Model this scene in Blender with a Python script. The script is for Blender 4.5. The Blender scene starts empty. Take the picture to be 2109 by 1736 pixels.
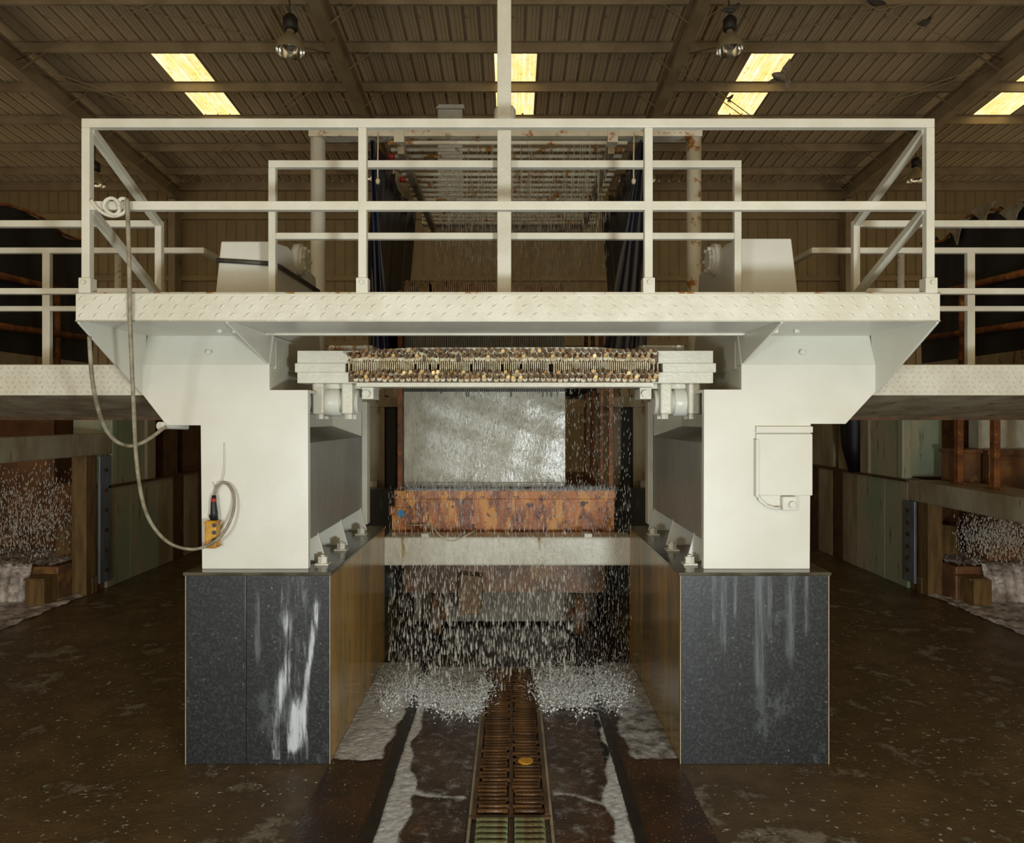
import bpy, math, random
import numpy as np
from mathutils import Vector, Matrix
random.seed(7); rng = np.random.default_rng(7)
scene = bpy.context.scene
COL = scene.collection

# ------------------------------------------------------------------ camera
F = 1450.0; CX = 1054.5; HY = 862.0; CH = 2.155          # focal length in px, principal x, horizon y, eye height
cam_d = bpy.data.cameras.new('camera'); cam = bpy.data.objects.new('camera', cam_d); COL.objects.link(cam)
cam_d.sensor_fit = 'HORIZONTAL'; cam_d.sensor_width = 36; cam_d.lens = F/2109*36
cam_d.shift_y = (HY-868)/2109; cam_d.clip_end = 200
cam.location = (0, 0, CH); cam.rotation_euler = (math.pi/2, 0, 0)
scene.camera = cam
# ------------------------------------------------------------------ world, lights, exposure
w = bpy.data.worlds.new('world'); scene.world = w; w.use_nodes = True
w.node_tree.nodes['Background'].inputs[0].default_value = (1.0, 0.81, 0.53, 1)
w.node_tree.nodes['Background'].inputs[1].default_value = 0.88
def area(name, loc, target, size, power, col):
    d = bpy.data.lights.new(name, 'AREA'); d.shape = 'DISK'; d.size = size; d.energy = power; d.color = col
    o = bpy.data.objects.new(name, d); COL.objects.link(o); o.location = loc
    o.rotation_euler = (Vector(target)-Vector(loc)).to_track_quat('-Z', 'Y').to_euler(); return o
area('strobe_key', (1.55, -0.6, 1.15), (-0.1, 5.0, 2.0), 0.45, 160, (0.90, 0.98, 1.0))
area('added_fill', (-2.6, -1.6, 1.3), (-0.2, 5.0, 1.6), 0.9, 92, (0.88, 0.97, 1.0))  # fill lamp added opposite the key to even out its shade
vs = scene.view_settings
vs.view_transform = 'Standard'; vs.look = 'None'; vs.gamma = 1; vs.use_curve_mapping = False; vs.exposure = 0.0

# ------------------------------------------------------------------ helpers
def X(px, Y): return (px-CX)*Y/F
def Z(py, Y): return CH+(HY-py)*Y/F
def P(px, py, Y): return (X(px, Y), Y, Z(py, Y))

class MB:
    def __init__(s): s.V = []; s.F = []; s.S = []
    def add(s, vs, fs, smooth=False):
        n = len(s.V); s.V += [tuple(v) for v in vs]
        s.F += [tuple(i+n for i in f) for f in fs]; s.S += [smooth]*len(fs); return s
    def box(s, x0, x1, y0, y1, z0, z1):
        v = [(x, y, z) for z in (z0, z1) for y in (y0, y1) for x in (x0, x1)]
        return s.add(v, [(0,2,3,1),(4,5,7,6),(0,1,5,4),(2,6,7,3),(0,4,6,2),(1,3,7,5)])
    def bar(s, a, b, wd, ht=None, up=(0,0,1)):            # rectangular bar from a to b
        ht = ht or wd; a = Vector(a); b = Vector(b); d = (b-a).normalized(); up = Vector(up)
        if abs(d.dot(up)) > .99: up = Vector((0,1,0))
        r = d.cross(up).normalized()*wd/2; u = r.cross(d).normalized()*ht/2
        v = [a-r-u, a+r-u, a+r+u, a-r+u, b-r-u, b+r-u, b+r+u, b-r+u]
        return s.add(v, [(0,1,2,3),(7,6,5,4),(0,4,5,1),(1,5,6,2),(2,6,7,3),(3,7,4,0)])
    def prism(s, pts, axis, a, b):                        # polygon in the two other axes extruded along axis
        n = len(pts); area2 = sum(pts[i][0]*pts[(i+1)%n][1]-pts[(i+1)%n][0]*pts[i][1] for i in range(n))
        if area2 < 0: pts = pts[::-1]
        def mk(p, t):
            return {'x': (t, p[0], p[1]), 'y': (p[0], t, p[1]), 'z': (p[0], p[1], t)}[axis]
        v = [mk(p, a) for p in pts]+[mk(p, b) for p in pts]
        fs = [tuple(range(n)), tuple(range(2*n-1, n-1, -1))]+[(i, i+n, (i+1)%n+n, (i+1)%n) for i in range(n)]
        return s.add(v, fs)
    def tube(s, pts, r, n=8, cap=True, smooth=True):
        pts = [Vector(p) for p in pts]; rr = r if isinstance(r, (list, tuple)) else [r]*len(pts)
        t0 = (pts[1]-pts[0]).normalized(); up = Vector((0,0,1)) if abs(t0.z) < .9 else Vector((1,0,0))
        nn = t0.cross(up).normalized(); base = len(s.V); vs = []
        for i, p in enumerate(pts):
            t = (pts[min(i+1, len(pts)-1)]-pts[max(i-1, 0)]).normalized()
            nn = (nn-t*nn.dot(t)).normalized(); bb = t.cross(nn)
            vs += [p+(nn*math.cos(2*math.pi*k/n)+bb*math.sin(2*math.pi*k/n))*rr[i] for k in range(n)]
        fs = [(i*n+k, i*n+(k+1)%n, (i+1)*n+(k+1)%n, (i+1)*n+k) for i in range(len(pts)-1) for k in range(n)]
        s.add(vs, fs, smooth)
        if cap:
            m = len(pts)-1
            s.F += [tuple(base+k for k in range(n))[::-1], tuple(base+m*n+k for k in range(n))]; s.S += [False]*2
        return s
    def cyl(s, a, b, r, n=16): return s.tube([a, b], r, n)
    def lathe(s, c, prof, n=20, smooth=True):             # prof: (radius, z) about the vertical through c
        base = [(c[0]+r*math.cos(2*math.pi*k/n), c[1]+r*math.sin(2*math.pi*k/n), c[2]+z) for r, z in prof for k in range(n)]
        return s.add(base, [(i*n+k, i*n+(k+1)%n, (i+1)*n+(k+1)%n, (i+1)*n+k) for i in range(len(prof)-1) for k in range(n)], smooth)
    def ball(s, c, r, nu=8, nv=6, rot=None):
        r = r if isinstance(r, (list, tuple)) else (r, r, r); vs = []
        for j in range(nv+1):
            for i in range(nu):
                a = math.pi*j/nv; b = 2*math.pi*i/nu
                v = Vector((r[0]*math.sin(a)*math.cos(b), r[1]*math.sin(a)*math.sin(b), r[2]*math.cos(a)))
                if rot: v = rot @ v
                vs.append(Vector(c)+v)
        return s.add(vs, [(j*nu+i, j*nu+(i+1)%nu, (j+1)*nu+(i+1)%nu, (j+1)*nu+i)[::-1] for j in range(nv) for i in range(nu)], True)
    def hexhead(s, c, d, r, h): c = Vector(c); return s.tube([c, c+Vector(d).normalized()*h], r, 6, smooth=False)

def link(o, parent=None):
    COL.objects.link(o)
    if parent: o.parent = parent
    return o
def wloc(o):
    v = Vector(o.location)
    while o.parent: o = o.parent; v += Vector(o.location)
    return v
def obj(name, mb, m, parent=None, bevel=0, org=None):
    me = bpy.data.meshes.new(name); V = np.array([tuple(v) for v in mb.V], dtype=float)
    if parent is not None: o0 = np.array(wloc(parent)); loc = (0, 0, 0)
    else:
        lo, hi = V.min(0), V.max(0); o0 = np.array(org if org is not None else ((lo[0]+hi[0])/2, (lo[1]+hi[1])/2, lo[2])); loc = tuple(o0)
    me.from_pydata((V-o0).tolist(), [], mb.F)
    me.polygons.foreach_set('use_smooth', mb.S); me.update()
    o = bpy.data.objects.new(name, me); me.materials.append(MAT[m]); o.location = loc; link(o, parent)
    if bevel:
        b = o.modifiers.new('bevel', 'BEVEL'); b.width = bevel; b.segments = 2; b.limit_method = 'ANGLE'; b.angle_limit = .6
    return o
def tag(o, label, cat=None, group=None, kind=None):
    if label: o['label'] = label
    if cat: o['category'] = cat
    if group: o['group'] = group
    if kind: o['kind'] = kind
    return o
def thing(name, loc, label, cat, group=None):
    o = bpy.data.objects.new(name, None); o.empty_display_size = .1; o.location = loc; link(o); return tag(o, label, cat, group)
def setting(name, loc=(0,0,0)):
    o = bpy.data.objects.new(name, None); o.location = loc; link(o); o['kind'] = 'structure'; return o
def inst(src, loc, parent, rot=None, name=None, m=None):
    o = bpy.data.objects.new(name or src.name.split('.')[0], src.data); link(o, parent); o.location = loc
    if rot: o.rotation_euler = rot
    if m:
        o.material_slots[0].link = 'OBJECT'; o.material_slots[0].material = MAT[m]
    return o

# ------------------------------------------------------------------ materials
MAT = {}
def material(name, c1, c2=None, scale=6, stretch=(1,1,1), lo=.35, hi=.65, rough=.5, rough2=None, metal=0, bump=0, bscale=60,
             rust=None, rust_at=.62, rust_scale=5, rust_stretch=(1,1,1), speck=None, speck_at=.7, speck_scale=60, rnd=0, alpha=None, alpha_scale=10,
             alpha_stretch=(1,1,1), alo=.4, ahi=.6, trans=0, emit=None, emit_s=0, spec=.5, coat=0, detail=6):
    m = bpy.data.materials.new(name); m.use_nodes = True; nt = m.node_tree; N = nt.nodes; L = nt.links; N.clear()
    out = N.new('ShaderNodeOutputMaterial'); b = N.new('ShaderNodeBsdfPrincipled'); tc = N.new('ShaderNodeTexCoord')
    def noise(sc, st, det=detail, ro=.6):
        mp = N.new('ShaderNodeMapping'); mp.inputs['Scale'].default_value = st; L.new(tc.outputs['Object'], mp.inputs[0])
        n = N.new('ShaderNodeTexNoise'); n.inputs['Scale'].default_value = sc; n.inputs['Detail'].default_value = det
        n.inputs['Roughness'].default_value = ro; L.new(mp.outputs[0], n.inputs['Vector']); return n.outputs[0]
    def ramp(src, a, z):
        r = N.new('ShaderNodeMapRange'); r.interpolation_type = 'SMOOTHSTEP'; r.inputs[1].default_value = a; r.inputs[2].default_value = z
        L.new(src, r.inputs[0]); return r.outputs[0]
    def mix(f, A, B):
        x = N.new('ShaderNodeMix'); x.data_type = 'RGBA'
        L.new(f, x.inputs[0])
        for s, v in ((6, A), (7, B)):
            if isinstance(v, tuple): x.inputs[s].default_value = (*v, 1)
            else: L.new(v, x.inputs[s])
        return x.outputs[2]
    base = None
    if c2: f1 = ramp(noise(scale, stretch), lo, hi); base = mix(f1, c1, c2)
    else:
        g = N.new('ShaderNodeRGB'); g.outputs[0].default_value = (*c1, 1); base = g.outputs[0]
    if rough2 is not None and c2:
        mr = N.new('ShaderNodeMapRange'); L.new(f1, mr.inputs[0]); mr.inputs[3].default_value = rough; mr.inputs[4].default_value = rough2
        L.new(mr.outputs[0], b.inputs['Roughness'])
    else: b.inputs['Roughness'].default_value = rough
    if rust: base = mix(ramp(noise(rust_scale, rust_stretch, 8, .7), rust_at, rust_at+.08), base, rust)
    if speck: base = mix(ramp(noise(speck_scale, (1,1,1), 3, .5), speck_at, speck_at+.05), base, speck)
    if rnd:
        oi = N.new('ShaderNodeObjectInfo'); mr = N.new('ShaderNodeMapRange'); L.new(oi.outputs['Random'], mr.inputs[0])
        mr.inputs[3].default_value = 1-rnd; mr.inputs[4].default_value = 1+rnd
        hs = N.new('ShaderNodeHueSaturation'); L.new(mr.outputs[0], hs.inputs['Value']); L.new(base, hs.inputs['Color']); base = hs.outputs[0]
    L.new(base, b.inputs['Base Color']); b.inputs['Metallic'].default_value = metal
    b.inputs['Specular IOR Level'].default_value = spec; b.inputs['Coat Weight'].default_value = coat; b.inputs['Coat Roughness'].default_value = .1
    if trans: b.inputs['Transmission Weight'].default_value = trans
    if bump:
        bp = N.new('ShaderNodeBump'); bp.inputs['Strength'].default_value = bump; bp.inputs['Distance'].default_value = .01
        L.new(noise(bscale, stretch if max(stretch) != min(stretch) else (1,1,1), 4), bp.inputs['Height']); L.new(bp.outputs[0], b.inputs['Normal'])
    if emit:
        L.new(base, b.inputs['Emission Color']); b.inputs['Emission Strength'].default_value = emit_s
    sh = b.outputs[0]
    if alpha is not None:
        t = N.new('ShaderNodeBsdfTransparent'); mx = N.new('ShaderNodeMixShader')
        if isinstance(alpha, tuple):
            mr = N.new('ShaderNodeMapRange'); L.new(ramp(noise(alpha_scale, alpha_stretch), alo, ahi), mr.inputs[0])
            mr.inputs[3].default_value, mr.inputs[4].default_value = alpha; L.new(mr.outputs[0], mx.inputs[0])
        else: mx.inputs[0].default_value = alpha
        L.new(t.outputs[0], mx.inputs[1]); L.new(sh, mx.inputs[2]); sh = mx.outputs[0]
    L.new(sh, out.inputs[0]); MAT[name] = m; return m

RUST = (.19, .065, .015)
material('paint', (.70,.69,.61), (.655,.64,.555), 2.5, rough=.34, bump=.05, bscale=45, rust=(.30,.17,.06), rust_at=.735, rust_scale=9)
material('paint_rough', (.70,.68,.57), (.62,.59,.48), 5, rough=.33, bump=.35, bscale=45, rust=(.32,.16,.05), rust_at=.70, rust_scale=11)
material('paint_rail', (.70,.68,.57), (.63,.60,.49), 4, rough=.4, bump=.18, bscale=60, rust=(.30,.15,.05), rust_at=.72, rust_scale=13)
material('housing_grey', (.27,.265,.23), (.22,.215,.185), 3, rough=.45, bump=.5, bscale=30, stretch=(1,1,.35))  # darker, bumpier grey used on the inner housing only
material('paint_dirty', (.42,.37,.25), (.28,.22,.13), 2.2, stretch=(1.5,1.5,.5), rough=.5, bump=.2, rust=RUST, rust_at=.58, rust_scale=4, rust_stretch=(2,2,.4))
material('column_green', (.48,.43,.30), (.32,.40,.27), 1.6, stretch=(1.5,1.5,.5), rough=.5, bump=.2, rust=(.14,.085,.035), rust_at=.58, rust_scale=4, rust_stretch=(2.5,2.5,.35))
material('granite', (.009,.010,.011), (.040,.044,.045), 60, lo=.42, hi=.74, rough=.42, bump=.1, rust=(.058,.065,.068), rust_at=.57, rust_scale=2.5, rust_stretch=(1.3,1.3,.8), speck=(.12,.135,.14), speck_at=.68, speck_scale=40)
material('granite_side', (.15,.115,.055), (.36,.20,.045), 2.2, stretch=(1,1.4,.35), rough=.16, bump=.03, rust=(.05,.06,.05), rust_at=.62, rust_scale=2, rust_stretch=(1,3,.3), spec=.6, rnd=.25)
material('wet_top', (.10,.09,.06), (.05,.04,.025), 5, rough=.12, bump=.2, bscale=20, rust=RUST, rust_at=.66)
material('floor', (.130,.082,.032), (.058,.034,.012), 2.2, lo=.3, hi=.7, rough=.26, rough2=.5, bump=.5, bscale=46, rust=(.20,.165,.11), rust_at=.55, rust_scale=2.2, speck=(.42,.42,.34), speck_at=.655, speck_scale=30)
material('pit_floor', (.060,.026,.011), (.030,.015,.008), 2.4, rough=.16, rough2=.4, bump=.25, bscale=40, rust=(.10,.045,.015), rust_at=.6, rust_scale=4, speck=(.36,.32,.24), speck_at=.655, speck_scale=75)
material('roof', (.62,.52,.36), (.50,.41,.27), .9, lo=.3, hi=.7, stretch=(1,.3,1), rough=.5, rnd=.06, speck=(.36,.28,.17), speck_at=.66, speck_scale=3)
material('steel', (.36,.29,.19), (.27,.21,.13), 1.5, rough=.55, rust=(.12,.07,.03), rust_at=.62, rust_scale=3)
material('wall', (.34,.26,.14), (.27,.205,.11), .6, rough=.6)
material('skylight', (1.0,.74,.26), (1.0,.88,.52), 2.2, stretch=(3,.8,1), lo=.35, hi=.65, rough=.5, emit=True, emit_s=1.0, rust=(.85,.52,.10), rust_at=.57, rust_scale=7)
material('rust', (.30,.10,.020), (.12,.035,.010), 7, rough=.55, bump=.5, bscale=60, rust=(.45,.19,.035), rust_at=.56, rust_scale=9, speck=(.05,.02,.01), speck_at=.64, speck_scale=24)
material('rust_wet', (.60,.19,.025), (.22,.055,.010), 5, stretch=(1.6,1.6,.7), rough=.28, bump=.5, bscale=60, rust=(.72,.30,.04), rust_at=.50, rust_scale=6, rust_stretch=(1.4,1.4,.5), speck=(.07,.02,.01), speck_at=.62, speck_scale=18)
material('rust_dark', (.13,.062,.024), (.06,.03,.014), 6, rough=.4, bump=.4, rust=(.22,.09,.02), rust_at=.62)
material('bolt_dark', (.16,.075,.022), (.06,.03,.012), 40, rough=.42, metal=.3, bump=.2)
material('bolt_mid', (.34,.17,.05), (.15,.07,.02), 40, rough=.4, metal=.3)
material('bolt_bright', (.72,.52,.22), (.45,.28,.09), 40, rough=.35, metal=.3)
material('clip', (.72,.66,.46), (.42,.30,.14), 22, rough=.4)
material('pipe_rusty', (.66,.62,.50), (.58,.54,.42), 5, rough=.4, rust=(.36,.15,.03), rust_at=.53, rust_scale=7, bump=.15)
material('black', (.006,.006,.007), rough=.5)
material('tarp', (.006,.008,.020), (.016,.017,.024), 3, stretch=(2,2,.4), rough=.22, bump=.5, bscale=7, rust=(.05,.035,.02), rust_at=.64, rust_scale=4, rust_stretch=(3,3,.3))
material('tarp_blue', (.006,.010,.034), (.009,.013,.038), 3, stretch=(2,2,.4), rough=.2, bump=.4, bscale=7)
material('tarp_black', (.006,.006,.009), (.014,.012,.012), 2, rough=.5, bump=.3, bscale=6)
material('stone_face', (.60,.57,.45), (.46,.43,.33), 9, stretch=(1,1,.45), rough=.2, bump=.35, bscale=34, rust=(.62,.60,.50), rust_at=.58, rust_scale=14, rust_stretch=(1.6,1.6,.4), spec=.6)
material('stone_slab', (.13,.12,.085), (.08,.072,.05), 6, stretch=(1,1,.4), rough=.3, speck=(.3,.29,.22), speck_at=.66, speck_scale=50)
material('stone_top', (.28,.16,.06), (.13,.07,.025), 20, stretch=(1,.2,1), rough=.5, bump=.5)
material('rope', (.62,.55,.36), rough=.7)
material('cable', (.33,.29,.20), (.17,.14,.09), 14, rough=.5)
material('cable_dark', (.045,.04,.03), (.09,.08,.06), 14, rough=.5)
material('cable_white', (.66,.63,.52), rough=.45)
material('yellow', (.62,.30,.012), (.36,.17,.01), 16, rough=.4, bump=.2, speck=(.05,.03,.01), speck_at=.66, speck_scale=30)
material('red', (.35,.03,.02), rough=.4)
material('blue_paint', (.02,.18,.45), (.05,.30,.55), 20, rough=.4)
material('wood', (.22,.125,.04), (.12,.065,.02), 5, stretch=(3,3,.5), rough=.5, bump=.3)
material('brown_wall', (.24,.105,.038), (.11,.055,.028), 2, rough=.35, bump=.3, rust=(.30,.16,.04), rust_at=.58, rust_scale=1.4)
material('zinc', (.27,.31,.36), (.18,.2,.22), 5, stretch=(2,2,.5), rough=.35, metal=.35, rust=RUST, rust_at=.64, rust_scale=6, rust_stretch=(3,3,.4))
material('reflector', (.75,.73,.66), rough=.12, metal=1.0)
material('lamp_shell', (.40,.34,.22), rough=.4, metal=.4)
material('lamp_black', (.015,.012,.01), rough=.5)
material('glass', (.9,.88,.8), rough=.05, trans=.85)
material('pigeon', (.085,.075,.065), (.04,.036,.034), 14, rough=.7)
material('pigeon_pale', (.26,.22,.17), (.15,.125,.10), 18, rough=.7)
material('drop', (.74,.71,.62), rough=.15, alpha=.26)
material('drop_far', (.80,.74,.64), rough=.2, alpha=.6)
material('stream', (.50,.46,.34), rough=.2, alpha=.5)
def foam_material():
    m = bpy.data.materials.new('foam'); m.use_nodes = True; nt = m.node_tree; N = nt.nodes; L = nt.links
    b = N['Principled BSDF']; b.inputs['Roughness'].default_value = .22; out = N['Material Output']
    tc = N.new('ShaderNodeTexCoord'); at = N.new('ShaderNodeAttribute'); at.attribute_name = 'foam_amount'
    def nz(sc, det=7):
        n = N.new('ShaderNodeTexNoise'); n.inputs['Scale'].default_value = sc; n.inputs['Detail'].default_value = det; n.inputs['Roughness'].default_value = .65
        L.new(tc.outputs['Object'], n.inputs['Vector']); return n.outputs[0]
    n1 = nz(11); a = N.new('ShaderNodeMath'); a.operation = 'MULTIPLY_ADD'; L.new(n1, a.inputs[0]); a.inputs[1].default_value = 1.5; a.inputs[2].default_value = -.95
    a2 = N.new('ShaderNodeMath'); a2.operation = 'ADD'; L.new(a.outputs[0], a2.inputs[0]); L.new(at.outputs['Fac'], a2.inputs[1])
    r = N.new('ShaderNodeMapRange'); r.interpolation_type = 'SMOOTHSTEP'; r.inputs[1].default_value = .1; r.inputs[2].default_value = .85; r.inputs[4].default_value = .95; L.new(a2.outputs[0], r.inputs[0])
    cm = N.new('ShaderNodeMix'); cm.data_type = 'RGBA'; L.new(nz(26), cm.inputs[0]); cm.inputs[6].default_value = (.36, .34, .31, 1); cm.inputs[7].default_value = (.90, .90, .88, 1); L.new(cm.outputs[2], b.inputs['Base Color'])
    bp = N.new('ShaderNodeBump'); bp.inputs['Strength'].default_value = .5; bp.inputs['Distance'].default_value = .012; L.new(nz(30), bp.inputs['Height']); L.new(bp.outputs[0], b.inputs['Normal'])
    t = N.new('ShaderNodeBsdfTransparent'); mx = N.new('ShaderNodeMixShader'); L.new(r.outputs[0], mx.inputs[0]); L.new(t.outputs[0], mx.inputs[1]); L.new(b.outputs[0], mx.inputs[2]); L.new(mx.outputs[0], out.inputs[0])
    MAT['foam'] = m
foam_material()
material('foam_dim', (.74,.68,.64), (.46,.38,.33), 9, rough=.35, bump=.9, bscale=16, alpha=(.35,1.0), alpha_scale=6, alo=.35, ahi=.6)
material('splash', (.88,.89,.88), rough=.25, alpha=.7)
material('rust_stain', (.52,.30,.08), (.60,.45,.20), 9, rough=.4, alpha=(.1,.75), alpha_scale=14, alpha_stretch=(1,1,.3))
material('apron', (.22,.185,.14), (.12,.10,.075), 2.5, stretch=(1.5,1.5,.6), rough=.3, bump=.3, rust=(.12,.07,.03), rust_at=.6, rust_scale=3)
material('carrier', (.36,.31,.22), (.24,.18,.10), 6, rough=.5, rust=(.22,.09,.02), rust_at=.58)
material('flap', (.30,.26,.18), (.18,.13,.07), 6, rough=.6)
material('scrap', (.50,.40,.26), (.38,.29,.17), 6, rough=.7)
material('grate_rust', (.12,.055,.016), (.045,.022,.009), 9, rough=.3, bump=.4, rust=(.30,.17,.035), rust_at=.58, rust_scale=5, rnd=.3)
material('rail_dark', (.022,.016,.011), (.012,.009,.007), 12, rough=.35, bump=.3)
material('green_bar', (.16,.20,.09), (.09,.06,.02), 14, rough=.4, bump=.4)
material('plank_grey', (.42,.43,.42), (.34,.34,.32), 5, rough=.5)

# ------------------------------------------------------------------ the hall
SL = .0745; ZC = CH+8.7
def zr(Y): return ZC-SL*Y                                  # underside of the purlins
Y0, Y1, XW, WALL = -9.0, 21.9, 18.0, 21.8
obj('floor', MB().box(-XW, XW, Y0, Y1, -.25, 0), 'floor')['kind'] = 'structure'
ceiling = setting('ceiling', (0, 10, zr(10)))
purl_y = [13.12+1.507*n for n in range(-14, 6)]
SKY = [(-7.55,-6.63), (-.38,.54), (4.95,5.87), (11.85,12.77)]
PW = .9165
def roof_mb(y0, y1):                                       # one panel: three ribs and fine flutes
    prof = []; u = 0
    for k in range(3):
        x0 = k*PW/3
        prof += [(x0, 0), (x0+.012, .045), (x0+.055, .045), (x0+.067, 0), (x0+.15, 0), (x0+.16, .008), (x0+.18, .008), (x0+.19, 0), (x0+.225, 0), (x0+.235, .008), (x0+.255, .008), (x0+.265, 0)]
    prof += [(PW, 0)]
    n = len(prof); mb = MB(); v = []
    for y in (y0, y1): v += [(x, y, zr(y)+.215+h*1.5) for x, h in prof]
    return mb.add(v, [(i, i+1, n+i+1, n+i) for i in range(n-1)])
full = obj('roof_panel', roof_mb(Y0, Y1), 'roof', ceiling)
sky_y0, sky_y1 = purl_y[15]+.25, purl_y[17]+.02
piece_a = piece_b = sky = None
x = SKY[1][0]-20*PW; first = True
sky_idx = []
for a, b in SKY: sky_idx.append(round((a-(SKY[1][0]-20*PW))/PW))
for i in range(41):
    xx = SKY[1][0]+(i-20)*PW
    if i in sky_idx:
        if sky is None:
            piece_a = obj('roof_panel', roof_mb(Y0, sky_y0), 'roof', ceiling); piece_b = obj('roof_panel', roof_mb(sky_y1, Y1), 'roof', ceiling)
            sky = obj('skylight', roof_mb(sky_y0, sky_y1), 'skylight', ceiling); sky['label'] = 'bright translucent skylight panel in the metal roof'
            base = [Vector(o.location) for o in (piece_a, piece_b, sky)]
            for o in (piece_a, piece_b, sky): o.location.x += xx
        else:
            for o in (piece_a, piece_b, sky):
                q = inst(o, (xx, 0, 0), ceiling)
                if o is sky: q['label'] = sky['label']
    elif first: full.location.x += xx; first = False
    else: inst(full, (xx, 0, 0), ceiling)
pm = MB().prism([(0,0),(.06,0),(.06,.008),(.008,.008),(.008,.20),(-.05,.20),(-.05,.208),(0,.208)], 'x', -XW, XW)
pur = None
for y in purl_y:
    if pur is None:
        pur = obj('purlin', MB().add([(v[0], v[1]+y, v[2]+zr(y)) for v in pm.V], pm.F), 'steel', ceiling); py0 = y
    else: inst(pur, (0, y-py0, zr(y)-zr(py0)), ceiling)
RAF = [-17.0, -10.3, -3.5, 3.4, 10.2, 17.0]; RD = .42       # rafters: depth below the purlin line
for rx in RAF:
    m = MB()
    for (a, b, d0, d1) in ((-.11, .11, -RD, -RD+.018), (-.008, .008, -RD+.018, 0), (-.11, .11, -.014, 0)):
        m.add([(rx+xx, yy, zr(yy)+dd) for yy in (Y0, WALL) for dd in (d0, d1) for xx in (a, b)],
              [(0,1,3,2),(4,6,7,5),(0,4,5,1),(2,3,7,6),(0,2,6,4),(1,5,7,3)])
    raf = obj('rafter', m, 'steel', ceiling)
fb = {}
for rx in RAF[1:5]:
    for y in purl_y[12:]:
        for s in (-1, 1):
            if s not in fb:
                fb[s] = (obj('flange_brace', MB().bar((rx+s*.07, y, zr(y)-RD+.03), (rx+s*.62, y+.02, zr(y)+.03), .05, .012), 'steel', ceiling), rx, y)
            else:
                o, bx, by = fb[s]; inst(o, (rx-bx, y-by, zr(y)-zr(by)), ceiling)
def rod(a, b, r=.011):
    A = (a[0], a[1], zr(a[1])-.16); B = (b[0], b[1], zr(b[1])-.16)
    obj('brace_rod', MB().tube([A, B], r, 6), 'steel', ceiling)
for s, xa, xb in ((-1, -10.3, -3.5), (1, 10.2, 3.4)):
    for ya, yb in ((14.63, 11.45), (11.6, 14.5), (14.63, 21.3), (21.3, 14.63)): rod((xa, ya), (xb, yb))
    rod((xa, 14.9), (xb, 21.45)); rod((xa, 21.45), (xb, 14.85))
# back wall of ribbed sheets
wall = setting('wall_back', (0, WALL, 0))
prof = []
for k in range(3):
    x0 = k*PW/3; prof += [(x0, 0), (x0+.25, 0), (x0+.262, -.03), (x0+.293, -.03)]
prof += [(PW, 0)]; n = len(prof)
v = [(x, WALL+d, z) for z in (0, zr(WALL)+.2) for x, d in prof]
wp = obj('wall_panel', MB().add(v, [(i, i+1, n+i+1, n+i) for i in range(n-1)]), 'wall', wall)
wp.location.x -= XW
for i in range(1, 40): inst(wp, (-XW+i*PW, 0, 0), wall)
for z in (2.3, 4.4, 6.4, 8.3): obj('wall_girt', MB().box(-XW, XW, WALL-.13, WALL-.03, z, z+.16), 'wall', wall)
for rx in RAF[1:5]: obj('wall_column', MB().box(rx-.1, rx+.1, WALL-.5, WALL-.05, 0, zr(WALL)-RD), 'steel', wall)
obj('eave_beam', MB().box(-XW, XW, WALL-.16, WALL-.04, zr(WALL)-.05, zr(WALL)+.2), 'steel', wall)
for nm, xx in (('wall_left', -XW), ('wall_right', XW)):
    o = obj(nm, MB().prism([(Y0, 5.2), (Y1, 5.2), (Y1, zr(Y1)+.2), (Y0, zr(Y0)+.2)], 'x', xx-.05, xx+.05), 'wall'); o['kind'] = 'structure'  # unseen side walls, kept open below to let world light in

# ------------------------------------------------------------------ the saw: pedestals
YB, YC, YD = 4.39, 4.48, 3.82
BX = {-1: (-2.035, -1.135), 1: (1.05, 1.975)}             # outer..inner pedestal faces
def pedestal(s, y0, y1, top, label, full=True):
    a, b = BX[s]; inner = b if s < 0 else a; outer = a if s < 0 else b
    t = thing('granite_pedestal', ((a+b)/2, (y0+y1)/2, 0), label, 'pedestal')
    obj('core', MB().box(a+.03, b-.03, y0+.03, y1, 0, top-.03), 'wet_top', t)
    cut = [a, X(507, YB), b] if (s < 0 and y0 == YB) else [a, b]
    for c0, c1 in zip(cut, cut[1:]): obj('front_slab', MB().box(c0+.0008, c1-.0008, y0, y0+.035, 0, top-.02), 'granite', t, .003)
    npan = 6; L = (y1-y0-.04)/npan
    for k in range(npan):
        ya = y0+.038+k*L
        obj('side_slab', MB().box(min(inner, inner-s*-.03), max(inner, inner-s*-.03), ya+.002, ya+L-.002, 0, top-.02), 'granite_side', t)
    for k in range(3):
        L3 = (y1-y0-.04)/3; ya = y0+.038+k*L3
        obj('side_slab', MB().box(min(outer, outer-s*.03), max(outer, outer-s*.03), ya+.002, ya+L3-.002, 0, top-.02), 'granite', t)
    obj('cap_plate', MB().box(a-.012, b+.012, y0-.012, y1, top-.02, top), 'wet_top', t, .003)
    return t
TOP = 1.198
pedL = pedestal(-1, YB, 6.28, TOP, 'dark granite pedestal with a white slurry streak, under column with yellow pendant')
pedR = pedestal(1, YB, 6.28, TOP, 'dark granite pedestal with grey drip marks, under column with flat cover box')
BXs = dict(BX)
pedestal(-1, 8.5, 10.6, 1.32, 'wet rear pedestal behind the pendant-side front column')
pedestal(1, 8.5, 10.6, 1.32, 'wet rear pedestal behind the cover-box-side front column')
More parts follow.
